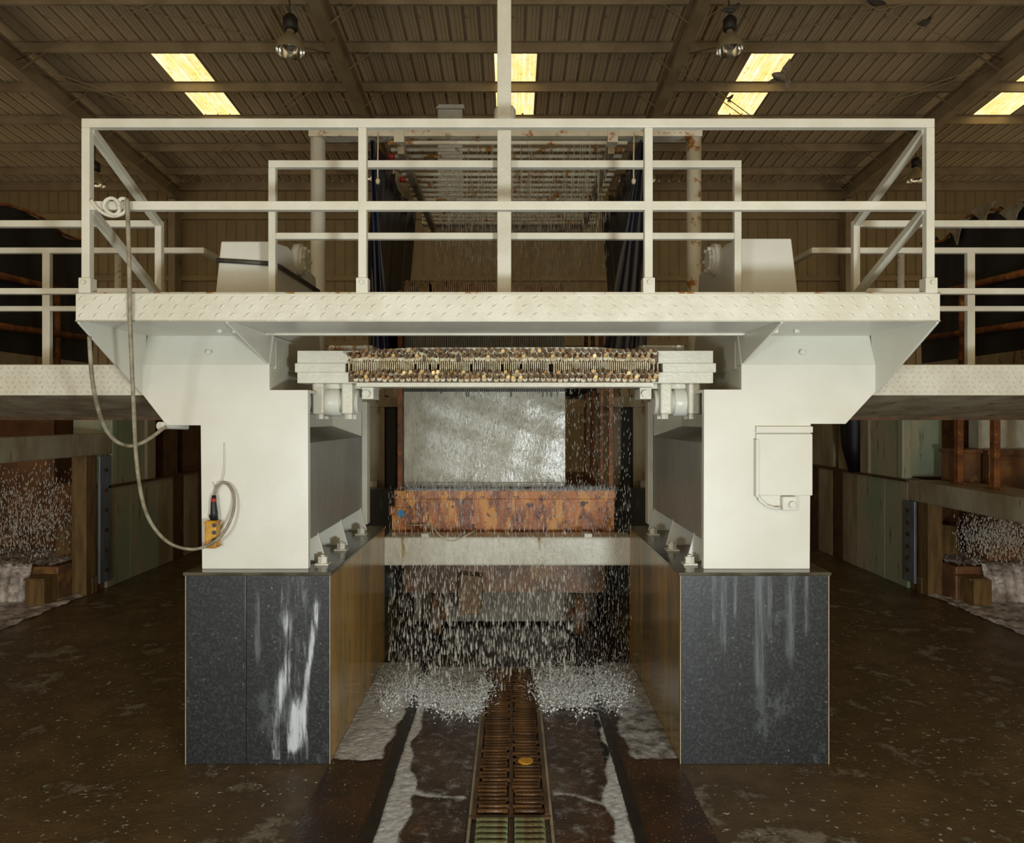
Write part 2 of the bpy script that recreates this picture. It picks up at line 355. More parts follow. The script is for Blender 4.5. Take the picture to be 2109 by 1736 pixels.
# white slurry film on one pedestal front, grey drips on the other: thin dried layers whose amount varies
def smear(name, parent, x0, x1, z0, z1, fn, m_, label, nx=70, nz=110):
    mb = MB(); V = []; D = []
    for j in range(nz+1):
        for i in range(nx+1):
            x = x0+(x1-x0)*i/nx; z = z0+(z1-z0)*j/nz; V.append((x, YB-.0015, z)); D.append(fn((i/nx), 1-j/nz))
    W = nx+1; mb.add(V, [(j*W+i, j*W+i+1, (j+1)*W+i+1, (j+1)*W+i) for j in range(nz) for i in range(nx)], True)
    o = obj(name, mb, m_, parent); at = o.data.attributes.new('film_amount', 'FLOAT', 'POINT'); at.data.foreach_set('value', D); tag(o, label)
def film_material(name, c1, c2, st, amp, hi):
    m = bpy.data.materials.new(name); m.use_nodes = True; nt = m.node_tree; N = nt.nodes; L = nt.links; b = N['Principled BSDF']; b.inputs['Roughness'].default_value = .4; out = N['Material Output']
    tc = N.new('ShaderNodeTexCoord'); at = N.new('ShaderNodeAttribute'); at.attribute_name = 'film_amount'
    mp = N.new('ShaderNodeMapping'); mp.inputs['Scale'].default_value = st; L.new(tc.outputs['Object'], mp.inputs[0])
    n = N.new('ShaderNodeTexNoise'); n.inputs['Scale'].default_value = 10; n.inputs['Detail'].default_value = 8; n.inputs['Roughness'].default_value = .7; n.inputs['Distortion'].default_value = .6; L.new(mp.outputs[0], n.inputs['Vector'])
    a = N.new('ShaderNodeMath'); a.operation = 'MULTIPLY_ADD'; L.new(n.outputs[0], a.inputs[0]); a.inputs[1].default_value = amp; a.inputs[2].default_value = -amp*.5
    a2 = N.new('ShaderNodeMath'); a2.operation = 'ADD'; L.new(a.outputs[0], a2.inputs[0]); L.new(at.outputs['Fac'], a2.inputs[1])
    g = N.new('ShaderNodeMath'); g.operation = 'MULTIPLY'; L.new(at.outputs['Fac'], g.inputs[0]); L.new(a2.outputs[0], g.inputs[1])
    r = N.new('ShaderNodeMapRange'); r.interpolation_type = 'SMOOTHSTEP'; r.inputs[1].default_value = .02; r.inputs[2].default_value = .75; r.inputs[4].default_value = hi; L.new(g.outputs[0], r.inputs[0])
    cm = N.new('ShaderNodeMix'); cm.data_type = 'RGBA'; L.new(n.outputs[0], cm.inputs[0]); cm.inputs[6].default_value = (*c1, 1); cm.inputs[7].default_value = (*c2, 1); L.new(cm.outputs[2], b.inputs['Base Color'])
    t = N.new('ShaderNodeBsdfTransparent'); mx = N.new('ShaderNodeMixShader'); L.new(r.outputs[0], mx.inputs[0]); L.new(t.outputs[0], mx.inputs[1]); L.new(b.outputs[0], mx.inputs[2]); L.new(mx.outputs[0], out.inputs[0]); MAT[name] = m
film_material('slurry', (.30,.34,.38), (.80,.83,.85), (4.2,1,.42), 3.4, .9)
film_material('slurry_thin', (.09,.105,.11), (.24,.26,.27), (5.5,1,.30), 3.6, .6)
def gs(t, c, w_): return math.exp(-((t-c)/w_)**2)
def slurry_amount(u, v):                                   # u across 545..665 px, v down
    c1 = .30+.10*math.sin(v*5)-.02*v; c2 = .80+.08*math.sin(v*6+1)-.28*max(0, v-.5)
    a = .75*gs(u, c1, .10+.06*math.sin(v*9)**2)*min(1, max(0, (v-.10)*6))*(.5+.5*abs(math.sin(v*7+.4)))
    a = max(a, .72*gs(u, c2, .07)*min(1, max(0, (v-.03)*8))*(1-.5*gs(v, .98, .1)))
    a = max(a, 1.0*gs(u, .42+.14*math.sin(v*4-1.2), .15)*max(0, min(1, (v-.55)*5))*(1 if v < .93 else max(0, (1-v)/.07)))
    return max(a, .30*min(1, 1.6*(1-abs(2*u-1))))*min(1, (1-abs(2*u-1))*6)
smear('slurry_streak', pedL, X(545, YB), X(668, YB), .03, TOP-.03, slurry_amount, 'slurry', 'white dried slurry streak')
def drip_amount(u, v):
    a = 0
    for c, w_, l in ((.12, .03, .45), (.2, .04, .6), (.30, .025, .4), (.5, .06, .9), (.58, .03, .55), (.75, .05, .7), (.88, .03, .5)): a = max(a, .8*gs(u, c, w_)*max(0, min(1, (l-v)*6)))
    return a
smear('drip_marks', pedR, X(1440, YB), X(1690, YB), .25, TOP-.025, drip_amount, 'slurry_thin', 'grey vertical drip marks')
smear('drip_marks', pedL, X(500, YB), X(548, YB), .25, TOP-.025, lambda u, v: .75*gs(u, .62, .22)*max(0, min(1, (.7-v)*5))*min(1, v*5)+.8*gs(u, .12, .05)*max(0, min(1, (.5-v)*5)), 'slurry_thin', 'grey vertical drip marks', 30)
for pd, s_ in ((pedL, -1), (pedR, 1)):
    a, b = BX[s_]
    for xe in (a, b): obj('edge_trim', MB().box(xe-.0022, xe+.0022, YB-.002, YB+.004, 0, TOP-.02), 'scrap', pd)

# ------------------------------------------------------------------ columns
def column(s, label):
    if s < 0: poly = [(416,1173),(413,876),(343,876),(290,808),(290,752),(555,752),(555,803),(634,803),(635,1173)]
    else: poly = [(1668,1173),(1670,873),(1742,873),(1803,807),(1805,752),(1527,752),(1527,802),(1450,802),(1449,1173)]
    pts = [(X(px, YC), Z(py, YC)) for px, py in poly]
    xo, xi, xn, xs = pts[0][0], pts[-1][0], pts[6][0], pts[4][0]    # outer, inner, notch, arm end
    zs = pts[4][1]; zn = pts[6][1]; za = pts[1][1]
    t = thing('steel_column', ((xo+xi)/2, 5.2, TOP), label, 'column')
    pl = [(a, max(b, TOP)) for a, b in pts]
    obj('front_plate', MB().prism(pl, 'y', YC, YC+.05), 'paint', t, .003)
    xw = xn+s*.01
    obj('body', MB().prism([(xo, TOP), (xo, za), pts[2], pts[3], pts[4], (xw, zs), (xw, TOP)], 'y', YC+.05, 6.14), 'paint_rough', t)
    obj('head_plate', MB().prism([(YC, zs+.001), (YC+.08, 2.692), (6.1, 2.692), (6.1, zs+.001)], 'x', min(xs, xn), max(xs, xn)), 'paint', t, .003)
    obj('seam_bead', MB().box(min(xs, xn), max(xs, xn), YC-.002, YC+.01, zs-.004, zs+.004), 'paint', t)
    # recessed inner housing with a sloped lid
    e = .001
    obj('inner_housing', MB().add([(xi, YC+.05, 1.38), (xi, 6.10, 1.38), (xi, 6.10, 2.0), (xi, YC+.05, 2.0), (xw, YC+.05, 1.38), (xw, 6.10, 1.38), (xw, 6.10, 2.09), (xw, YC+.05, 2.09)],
        [(0,1,2,3),(4,7,6,5),(0,3,7,4),(1,5,6,2),(3,2,6,7),(0,4,5,1)] if s < 0 else [(3,2,1,0),(5,6,7,4),(4,7,3,0),(2,6,5,1),(7,6,2,3),(1,5,4,0)]), 'housing_grey', t, .004)
    obj('end_wall', MB().box(min(xw, xi-s*.0), max(xw, xi), 6.10, 6.14, TOP, 2.31), 'paint_rough', t)
    obj('edge_strip', MB().box(min(xi, xi-s*.045), max(xi, xi-s*.045), 6.08, 6.20, 1.24, 2.30), 'paint_rail', t, .003)
    # foot gussets and anchor bolts between housing and pedestal
    for yy in (4.58, 5.20, 5.90):
        obj('foot_gusset', MB().prism([(xw, TOP), (xi-s*.055, TOP), (xi-s*.0, 1.395), (xw, 1.395)], 'y', yy+.12, yy+.14), 'paint', t, .002)
    for yy in (4.62, 5.12, 5.80):
        bx_ = xi-s*.055
        a_ = obj('anchor_bolt', MB().box(bx_-.045, bx_+.045, yy-.04, yy+.04, TOP-.002, TOP+.012).hexhead((bx_, yy, TOP+.012), (0,0,1), .032, .042).cyl((bx_, yy, TOP+.05), (bx_, yy, TOP+.065), .015, 10), 'paint_rail', t)
    # deck brackets
    for xb, zb, w_ in ((xs, Z(809, YC), .014), (xn+s*.01, Z(749, YC), .014)):
        obj('deck_bracket', MB().prism([(YD+.015, 2.70), (YC+.06, 2.70), (YC, zb), (YC-.01, zb), (YD+.015, 2.675)], 'x', xb-w_/2, xb+w_/2), 'paint', t, .002)
    obj('bolt_head', MB().hexhead((X(432 if s < 0 else 1650, YC+.03), YC+.035, 2.57), (0,-1,.3), .017, .03), 'paint', t)
    obj('bolt_head', MB().hexhead((X(445 if s < 0 else 1648, 4.2), 4.25, 2.692), (0,0,-1), .018, .02), 'paint', t)
    # inner cheek plate of the notch and its lower ledge
    obj('cheek_plate', MB().box(min(xw, xw-s*.012), max(xw, xw-s*.012), YC+.12, 5.9, Z(757, YC), 2.66), 'paint_rough', t, .002)
    obj('ledge_plate', MB().box(min(xw, xi), max(xw, xi), YC+.05, 5.4, zn-.02, zn), 'paint_rough', t, .003)
    return t, xo, xi, xw
colL = column(-1, 'cream painted steel column carrying the yellow pendant control')
colR = column(1, 'cream painted steel column with flat cover box and switch')
# cover box and switch on one column
t = thing('cover_box', P(1613, 1020, YC), 'flat cream cover box on the steel column', 'box')
obj('cover', MB().box(X(1555, YC), X(1671, YC), YC-.022, YC+.01, Z(1020, YC), Z(893, YC)), 'paint', t, .006)
obj('hinge_strip', MB().box(X(1555, YC), X(1671, YC), YC-.026, YC+.01, Z(891, YC), Z(878, YC)), 'paint', t, .003)
obj('side_fold', MB().box(X(1552, YC), X(1557, YC), YC-.05, YC+.01, Z(1022, YC), Z(905, YC)), 'paint', t, .002)
t = thing('push_switch', P(1620, 1050, YC), 'small square cream switch below the cover box', 'switch')
obj('switch_body', MB().box(X(1606, YC), X(1636, YC), YC-.05, YC+.01, Z(1050, YC), Z(1021, YC)), 'paint', t, .008)
obj('button', MB().cyl((X(1624, YC), YC-.075, Z(1037, YC)), (X(1624, YC), YC-.045, Z(1037, YC)), .022), 'paint', t, .004)
obj('conduit', MB().tube([P(1560, 1018, YC-.02), P(1565, 1030, YC-.025), P(1580, 1042, YC-.03), P(1596, 1047, YC-.03), P(1608, 1046, YC-.03)], .010), 'paint', t)

# ------------------------------------------------------------------ walkway deck with checker plate
def lugs(mb, x0, x1, zc0, zc1, y, px_, rows, ln, wd, flip=None, h=.004):
    dz = (zc1-zc0)/rows
    for r in range(rows):
        z = zc0+(r+.5)*dz; xx = x0+(.25+.5*(r % 2))*px_*.6
        k = 0
        while xx < x1-ln*.5:
            a = math.radians(40+random.uniform(-4, 4)); 
            if (flip is None and k % 2) or (flip and xx > flip): a = math.pi-a
            c, s_ = math.cos(a), math.sin(a)
            def q(u, v_, d): return (xx+u*c-v_*s_, y-d, z+u*s_+v_*c)
            mb.add([q(-ln/2, 0, 0), q(0, -wd/2, 0), q(ln/2, 0, 0), q(0, wd/2, 0), q(-ln*.2, 0, h), q(ln*.2, 0, h)],
                   [(0,1,5,4), (1,2,5), (2,3,4,5), (3,0,4)], True)
            xx += px_; k += 1
deck = thing('walkway_deck', (0, 4.1, 2.687), 'cream checker plate walkway deck bridging both steel columns', 'walkway')
DX0, DX1 = -2.37, 2.325
obj('fascia', MB().box(DX0, DX1, YD, YD+.02, 2.687, 2.835), 'paint_rough', deck, .006)
m = MB(); lugs(m, DX0+.02, DX1-.02, 2.695, 2.83, YD, .082, 3, .050, .020, .15, .009)
obj('raised_tread', m, 'paint_rough', deck)['kind'] = 'stuff'
obj('deck_plate', MB().box(DX0, DX1, YD+.02, 4.47, 2.80, 2.839), 'paint_rough', deck)
obj('edge_bead', MB().tube([(DX0, YD+.004, 2.838), (DX1, YD+.004, 2.838)], .005, 6), 'pipe_rusty', deck)
obj('bottom_bead', MB().tube([(DX0, YD+.006, 2.687), (DX1, YD+.006, 2.687)], .007, 6), 'paint_rough', deck)
obj('underside', MB().box(-2.355, 2.312, YD+.02, 4.56, 2.69, 2.80), 'paint', deck)
obj('drip_lip', MB().box(-1.56, 1.47, 4.42, 4.46, 2.678, 2.70), 'paint_rough', deck, .003)
obj('lug_bracket', MB().box(X(482, 4.0), X(494, 4.0), 3.98, 4.02, 2.64, 2.69), 'paint', deck)
obj('lug_bracket', MB().box(X(1588, 4.0), X(1600, 4.0), 3.98, 4.02, 2.64, 2.69), 'paint', deck)
# front guard rail
TW = .045
gr = thing('front_guardrail', (0, YD+.03, 2.839), 'tall cream square tube guardrail along the checker plate edge', 'railing')
GX0, GX1 = -2.341, 2.298; yg0, yg1 = YD+.005, YD+.005+TW
obj('top_rail', MB().box(GX0, GX1, yg0, yg1, 3.738, 3.787), 'paint_rail', gr, .004)
obj('mid_rail', MB().box(GX0+TW, GX1-TW, yg0+.001, yg1-.001, 3.290, 3.338), 'paint_rail', gr, .004)
for xx in (GX0, X(737, YD), X(1328, YD), GX1-TW):
    p = obj('post', MB().box(xx, xx+TW, yg0, yg1, 2.839, 3.738), 'paint_rail', gr, .004)
    q = obj('post_socket', MB().box(xx-.010, xx+TW+.010, yg0-.010, yg1+.010, 2.836, 2.920), 'paint_rail', gr, .004)
    obj('socket_bolt', MB().hexhead((xx+TW/2, yg0-.008, 2.893), (0,-1,0), .012, .014), 'paint_rail', q)
# rear guard rail
rr = thing('rear_guardrail', (-.04, 4.46, 2.839), 'cream two-bar guardrail on the rear edge of the checker deck', 'railing')
RX0, RX1 = X(555, 4.45), X(1525, 4.45)
obj('top_rail', MB().box(RX0, RX1, 4.425, 4.47, 3.735, 3.78), 'paint_rail', rr, .004)
obj('mid_rail', MB().box(RX0+TW, RX1-TW, 4.426, 4.469, 3.285, 3.325), 'paint_rail', rr, .004)
for xx in (RX0, RX1-TW): obj('post', MB().box(xx, xx+TW, 4.425, 4.47, 2.839, 3.735), 'paint_rail', rr, .004)
tag(obj('jib_post', MB().box(X(1024, 4.33), X(1053, 4.33), 4.33, 4.42, 2.839, 5.6), 'paint_rough', None, .006), 'tall thick square cream post rising from the deck middle', 'post')

# ------------------------------------------------------------------ neighbour walkways
def neighbour_deck(s, lab):
    xa, xb = (-7.5, -2.44) if s < 0 else (2.40, 7.5)
    d = thing('walkway_deck', ((xa+xb)/2, 5.2, 2.31), lab[0], 'walkway')
    yf = 4.77
    obj('fascia', MB().box(xa, xb, yf, yf+.02, 2.312, 2.52), 'paint_rough', d, .005)
    m = MB(); va, vb = (-3.75, -2.46) if s < 0 else (2.42, 3.75)
    lugs(m, va, vb, 2.32, 2.515, yf, .046, 6, .036, .015, None, .008)
    obj('raised_tread', m, 'paint_rough', d)['kind'] = 'stuff'
    obj('deck_plate', MB().box(xa, xb, yf+.02, 5.62, 2.48, 2.523), 'paint_rough', d)
    ya, za_, yb, zb = yf+.02, 2.312, 5.85, 2.165
    obj('sloped_soffit', MB().prism([(ya, za_), (yb, zb), (yb, zb+.02), (ya, za_+.1)], 'x', xa, xb), 'paint_dirty', d)
    obj('soffit_lip', MB().box(xa, xb, yb-.01, yb+.05, zb-.022, zb+.01), 'rust_dark', d)
    # rails
    xc = X(318, yf) if s < 0 else X(1772, yf)
    f = thing('lower_guardrail', (xc, yf, 2.523), lab[1], 'railing')
    o2 = xa if s < 0 else xb
    lo, hi = sorted((o2, xc))
    obj('top_rail', MB().box(lo, hi, yf, yf+TW, 3.455, 3.50), 'paint_rail', f, .004)
    obj('mid_rail', MB().box(lo, hi, yf, yf+TW, 3.0, 3.04), 'paint_rail', f, .004)
    obj('corner_post', MB().box(min(xc, xc-s*TW), max(xc, xc-s*TW), yf, yf+TW, 2.523, 3.50), 'paint_rail', f, .004)
    gx = GX0+TW*.6 if s < 0 else GX1-TW*.6
    obj('sloped_rail', MB().bar((gx, YD+.04, 3.742), (xc-s*.02, yf+.02, 3.478), .045), 'paint_rail', f, .004)
    obj('sloped_rail', MB().bar((gx, YD+.04, 3.30), (xc-s*.02, yf+.02, 2.99), .045), 'paint_rail', f, .004)
    yr = 5.53; r = thing('inner_guardrail', (xc, yr, 2.523), lab[2], 'railing')
    xe = X(420, yr) if s < 0 else X(1672, yr)
    lo, hi = sorted((o2, xe))
    obj('top_rail', MB().box(lo, hi, yr, yr+TW, 3.455, 3.50), 'paint_rail', r, .004)
    obj('mid_rail', MB().box(lo, hi, yr, yr+TW, 3.0, 3.04), 'paint_rail', r, .004)
    obj('return_rail', MB().bar((xe-s*-.02, yr+.02, 3.478), (xe-s*-.02, 6.15, 3.478), .045), 'paint_rail', r, .004)
    xp = X(94, yr) if s < 0 else X(2001, yr)
    for k in range(2):
        obj('post', MB().box(xp+s*k*1.6-.03, xp+s*k*1.6+.03, yr+.001, yr+TW-.001, 2.523, 3.46), 'paint_rail', r, .004)
neighbour_deck(-1, ('lower checker plate walkway with a scraped grey patch', 'lower guardrail with sloped bars, beside the coiled cable', 'low guardrail behind the sloped bars on the coiled-cable side'))
neighbour_deck(1, ('lower checker plate walkway beyond the cover-box column', 'lower guardrail with sloped bars, beyond the cover-box column', 'low guardrail behind the sloped bars beyond the cover-box column'))

# ------------------------------------------------------------------ blade frame
YF = 4.62
bf = thing('blade_frame', (X(1040, YF), YF+.1, 2.36), 'cream blade frame beam crowded with rusty tension bolts', 'saw frame')
xl, xr = X(612, YF), X(1469, YF)
obj('lower_flange', MB().box(X(735, YF), X(1345, YF), YF-.02, YF+.2, Z(797, YF), Z(788, YF)), 'paint_rough', bf, .003)
obj('lower_beam', MB().box(xl, xr, YF, YF+.22, Z(789, YF), Z(766.5, YF)), 'paint_rough', bf, .004)
obj('upper_beam', MB().box(xl, xr, YF, YF+.22, Z(748.5, YF), Z(722, YF)), 'paint_rough', bf, .004)
obj('end_block', MB().box(X(608, YF), X(712, YF), YF-.012, YF+.22, Z(767, YF), Z(748, YF)), 'paint_rough', bf, .005)
obj('end_block', MB().box(X(1364, YF), X(1474, YF), YF-.012, YF+.22, Z(767, YF), Z(748, YF)), 'paint_rough', bf, .005)
obj('slot_back', MB().box(X(712, YF), X(1364, YF), YF+.10, YF+.22, Z(767, YF), Z(748, YF)), 'rust_dark', bf)
obj('top_cover', MB().prism([(X(px, YF), Z(py, YF)) for px, py in ((735,723),(845,716),(1225,715),(1330,723),(1330,726),(735,726))], 'y', YF-.01, YF+.2), 'pipe_rusty', bf, .003)
m = MB(); mc = MB()
for i in range(150):
    px = 721+i*4.24
    if random.random() < .94:
        xx = X(px, YF); z0, z1 = Z(768+random.uniform(-1, 1.5), YF), Z(746+random.uniform(-1.5, 1), YF)
        mc.box(xx-.0032, xx+.0032, YF-.035, YF+.05, z0, z1)
kp = (X(1164, 6.95)-X(832, 6.95))/76                     # kerf spacing of the half-sawn stone
for i in range(1, 94):
    xx = X(832, 6.95)+kp*i-.0005
    if i != 76 and xx < .875: m.box(xx-.0013, xx+.0013, YF+.21, 9.42, 2.45, 2.54)
obj('rear_beam', MB().box(-1.3, 1.22, 9.4, 9.58, 2.42, 2.57), 'rust_dark', bf)
obj('blade_clips', mc, 'clip', bf)['kind'] = 'stuff'
obj('blades', m, 'stone_slab', bf)['kind'] = 'stuff'
hb = MB().tube([(0, .06, 0), (0, -.045, 0)], .0095, 8, smooth=False); hb.tube([(0, -.010, 0), (0, -.04, 0)], .0128, 8, smooth=False)
obj('bolt_gap_strip', MB().box(X(718, YF), X(1356, YF), YF-.004, YF+.01, Z(787, YF), Z(767, YF)).box(X(718, YF), X(1356, YF), YF-.004, YF+.01, Z(748, YF), Z(725, YF)), 'rust_dark', bf)  # dark brown strips added behind the bolts to darken the gaps
bolt = None; ms = MB()
for row, (py, off) in enumerate(((728.5, 0), (739, .5), (771.5, .3), (781.5, .8))):
    for i in range(53):
        px = 724+(i+off)*12.0+random.uniform(-1.2, 1.2); pyy = py+random.uniform(-1.5, 1.5)
        if px > 1352 or random.random() < .015: continue
        if row in (0,) and i < 2: pyy += 6
        loc = Vector((X(px, YF), YF-.012-random.uniform(0, .035), Z(pyy, YF)))-Vector(bf.location)
        mm = random.choices(['bolt_dark', 'bolt_mid', 'bolt_bright'], [.62, .24, .14])[0]
        if bolt is None: bolt = obj('tension_bolt', MB().add(hb.V, hb.F), 'bolt_dark'); bolt.parent = bf; bolt.location = loc
        else: inst(bolt, loc, bf, (random.uniform(-.1, .1), 0, random.uniform(-.12, .12)), m=mm)
        za, zb = (Z(750, YF), Z(pyy, YF)) if row < 2 else (Z(pyy, YF), Z(765, YF))
        ms.box(X(px, YF)-.004, X(px, YF)+.004, YF-.012, YF-.002, min(za, zb), max(za, zb))
        ms.tube([(X(px, YF), YF-.002, Z(pyy, YF)), (X(px, YF), YF-.018, Z(pyy, YF))], .0165, 8, smooth=False)
obj('bolt_links', ms, 'clip', bf)['kind'] = 'stuff'
for a, b in ((675, 768), (1316, 1410)):
    pad = obj('cap_pad', MB().box(X(a, 4.8), X(b, 4.8), 4.8, 5.1, 2.598, Z(711, 4.8)), 'pipe_rusty', bf, .01)
    for px in (a+10, b-14): obj('pad_bolt', MB().hexhead((X(px, 4.8), 4.805, Z(717, 4.8)), (0,-1,0), .02, .03), 'pipe_rusty', pad)
# hangers with trunnion
def hanger(s, label):
    plates = ((643, 690), (703, 743)) if s < 0 else ((1397, 1442), (1344, 1384))
    t = thing('frame_hanger', (X(690 if s < 0 else 1393, 4.7), 4.75, Z(860, 4.7)), label, 'bracket')
    for a, b in plates:
        yy = 4.70; xa, xb = X(a, yy), X(b, yy); wd = .075
        x0 = xa if s < 0 else xb-wd
        pl = obj('hanger_plate', MB().box(x0, x0+wd, yy, yy+.26, Z(853, yy), Z(789, yy)), 'paint_rough', t, .012)
        for dy in (.06, .2): obj('nut', MB().hexhead((x0+wd/2, yy+dy, Z(853, yy)+.002), (0,0,-1), .026, .034), 'paint_rail', pl)
    xx0, xx1 = sorted((X(594 if s < 0 else 1493, 4.83), X(741 if s < 0 else 1345, 4.83)))
    obj('trunnion', MB().tube([(xx0, 4.83, Z(828, 4.83)), (xx1, 4.83, Z(828, 4.83))], .085, 20), 'paint', t)
    xs_ = X(668 if s < 0 else 1420, 4.83)
    obj('trunnion_sleeve', MB().tube([(X(666 if s < 0 else 1386, 4.8), 4.83, Z(828, 4.83)), (X(703 if s < 0 else 1416, 4.8), 4.83, Z(828, 4.83))], .098, 24), 'paint', t, .01)
    px = 757 if s < 0 else 1330
    lg = obj('lug_block', MB().box(X(px-12, 4.75), X(px+12, 4.75), 4.75, 4.95, Z(822, 4.75), Z(796, 4.75)), 'paint_rough', t, .005)
    obj('lug_bolt', MB().hexhead((X(px-2, 4.75), 4.752, Z(811, 4.75)), (0,-1,0), .027, .03), 'paint_rail', lg)
    obj('spacer_block', MB().box(*sorted((X(640 if s < 0 else 1445, 4.75), X(770 if s < 0 else 1318, 4.75))), 4.78, 4.98, Z(800, 4.75), Z(790, 4.75)), 'paint_rough', t)
hanger(-1, 'cream trunnion hanger under the bolt beam, pendant-column side')
hanger(1, 'cream trunnion hanger under the bolt beam, cover-box-column side')

# ------------------------------------------------------------------ cross beam, trolley, stone
cb = thing('cross_beam', (-.04, 6.4, .84), 'wide cream cross beam between the granite pedestals', 'beam')
obj('beam', MB().box(X(790, 6.3)+.0, X(1302, 6.3), 6.26, 6.56, .845, 1.10), 'paint_rough', cb, .02)
obj('wedge_block', MB().box(X(868, 6.3), X(884, 6.3), 6.27, 6.40, 1.095, 1.13), 'paint_rail', cb, .004)
obj('wedge_block', MB().box(X(1203, 6.3), X(1219, 6.3), 6.27, 6.40, 1.095, 1.13), 'paint_rail', cb, .004)
for px, z1_ in ((829, .80), (832, .93), (1112, .98), (1109, 1.03)):
    obj('rust_run', MB().prism([(X(px-3, 6.26), 1.095), (X(px+3, 6.26), 1.095), (X(px+1.5, 6.26), max(z1_, .86)), (X(px-.5, 6.26), max(z1_, .86))], 'y', 6.258, 6.262), 'rust_stain', cb)
YT = 6.72
tr = thing('stone_trolley', (X(1038, YT), YT+1.2, 0), 'rusty orange block trolley beneath the wet stone', 'trolley')
tx0, tx1 = X(812, YT), X(1266, YT)
obj('front_beam', MB().box(tx0, tx1, YT, YT+.25, Z(1097, YT), Z(1012, YT)), 'rust_wet', tr, .012)
obj('upper_flange', MB().box(tx0-.0, tx1, YT-.02, YT+.3, Z(1028, YT), Z(1010, YT)), 'rust_wet', tr, .008)
obj('side_tab', MB().box(X(801, YT), X(815, YT), YT-.01, YT+.1, Z(1062, YT), Z(1042, YT)), 'rust', tr, .004)
obj('end_plate', MB().box(X(808, YT), X(838, YT), YT-.03, YT, Z(1096, YT), Z(1045, YT)), 'rust_wet', tr, .005)
tag(obj('blue_dab', MB().tube([(X(826, YT-.03), YT-.028, Z(1056, YT)), (X(826, YT-.03), YT-.036, Z(1056, YT))], .034, 14), 'blue_paint', tr), 'blue paint dab')
for px in (818, 1252): obj('foot', MB().box(X(px, YT), X(px+16, YT), YT, YT+.12, Z(1108, YT), Z(1096, YT)), 'rust', tr)
obj('bed', MB().box(tx0+.05, tx1, YT+.25, 9.3, 1.2, Z(1014, YT)), 'rust', tr)
obj('chassis', MB().box(tx0+.05, tx1-.05, YT+.3, 9.2, .42, .70), 'brown_wall', tr)
for xx in (tx0+.3, tx1-.4): obj('riser', MB().box(xx, xx+.12, YT+.5, 9.0, .55, 1.22), 'rust_dark', tr)
obj('lower_apron', MB().box(tx0+.1, tx1-.1, 7.35, 7.4, .04, .45), 'apron', tr)
RXL, RXR = -.74, .66
for xx in (RXL, RXR):
    for yy in (7.0, 8.8):
        wh = obj('wheel', MB().tube([(xx-.05, yy, .212), (xx+.05, yy, .212)], .2, 24), 'rust_dark', tr, .01)
        obj('hub', MB().tube([(xx-.08, yy, .212), (xx+.08, yy, .212)], .06, 12), 'rust', wh)
tag(obj('loose_wire', MB().tube([P(*q) for q in ((838,1081,6.68),(860,1081,6.66),(880,1081,6.58),(892,1086,6.44),(905,1102,6.252),(920,1113,6.25),(935,1114,6.25),(955,1106,6.25),(975,1094,6.42),(985,1091,6.70))], .007, 6), 'rope'), 'loose pale wire drooping over the cross beam', 'wire')
YS = 6.95
sb = thing('stone_block', (X(998, YS), YS+1, Z(1003, YS)), 'large pale granite block half sawn into slabs', 'stone')
sx0, sx1 = X(832, YS), X(1164, YS)
# uneven front
m = MB(); nx, nz = 60, 40; zb0, zb1 = Z(1003, YS), 2.42
vv = [(sx0+(sx1-sx0)*i/nx, YS+.004*math.sin(i*.31+j*.17)*math.sin(j*.29-i*.13)+random.uniform(0, .0016), zb0+(zb1-zb0)*j/nz) for j in range(nz+1) for i in range(nx+1)]
m.add(vv, [(j*(nx+1)+i, j*(nx+1)+i+1, (j+1)*(nx+1)+i+1, (j+1)*(nx+1)+i) for j in range(nz) for i in range(nx)], True)
m.box(sx0, sx1, YS+.03, 9.0, zb0, zb1)
obj('uncut_face', m, 'stone_face', sb)
m = MB(); mt = MB(); nsl = 76; zt = Z(585, YS)
for i in range(nsl):
    xa = sx0+(sx1-sx0)*i/nsl; d = random.uniform(0, .012)
    top = zt-.02+.05*(1-i/nsl)+random.uniform(-.03, .01)-(.25 if random.random() < .04 else 0)
    m.box(xa+.002, xa+(sx1-sx0)/nsl-.003, YS+d, 8.9, zb1-.05, top)
    mt.box(xa+.002, xa+(sx1-sx0)/nsl-.003, YS+d-.006, 8.9, top-.14, top+.012)
obj('sawn_slabs', m, 'stone_slab', sb)['kind'] = 'stuff'; obj('slab_tops', mt, 'stone_top', sb)['kind'] = 'stuff'
obj('bottom_ledge', MB().box(sx0, sx1, YS-.01, YS+.05, zb0, zb0+.05), 'stone_face', sb, .01)
# rusty guide rods beside the stone
for k, (px, Y) in enumerate(((824, 6.85), (1258, 6.85), (1238, 7.5), (1221, 8.0), (1207, 8.6))):
    tag(obj('guide_rod', MB().box(X(px, Y)-.022, X(px, Y)+.022, Y-.02, Y+.02, 1.43, 3.4), 'rust', None, .004),
        ('rusty upright guide rod standing alone beside the smooth stone edge', 'bright rusty guide rod farthest from the stone in the row of rods', 'rusty guide rod second from the outer end of the rod row', 'rusty guide rod second closest to the stone in the rod row', 'faint rusty guide rod closest to the stone in the rod row')[k], 'rod', None if k == 0 else 'rusty rods in a row beside the stone')
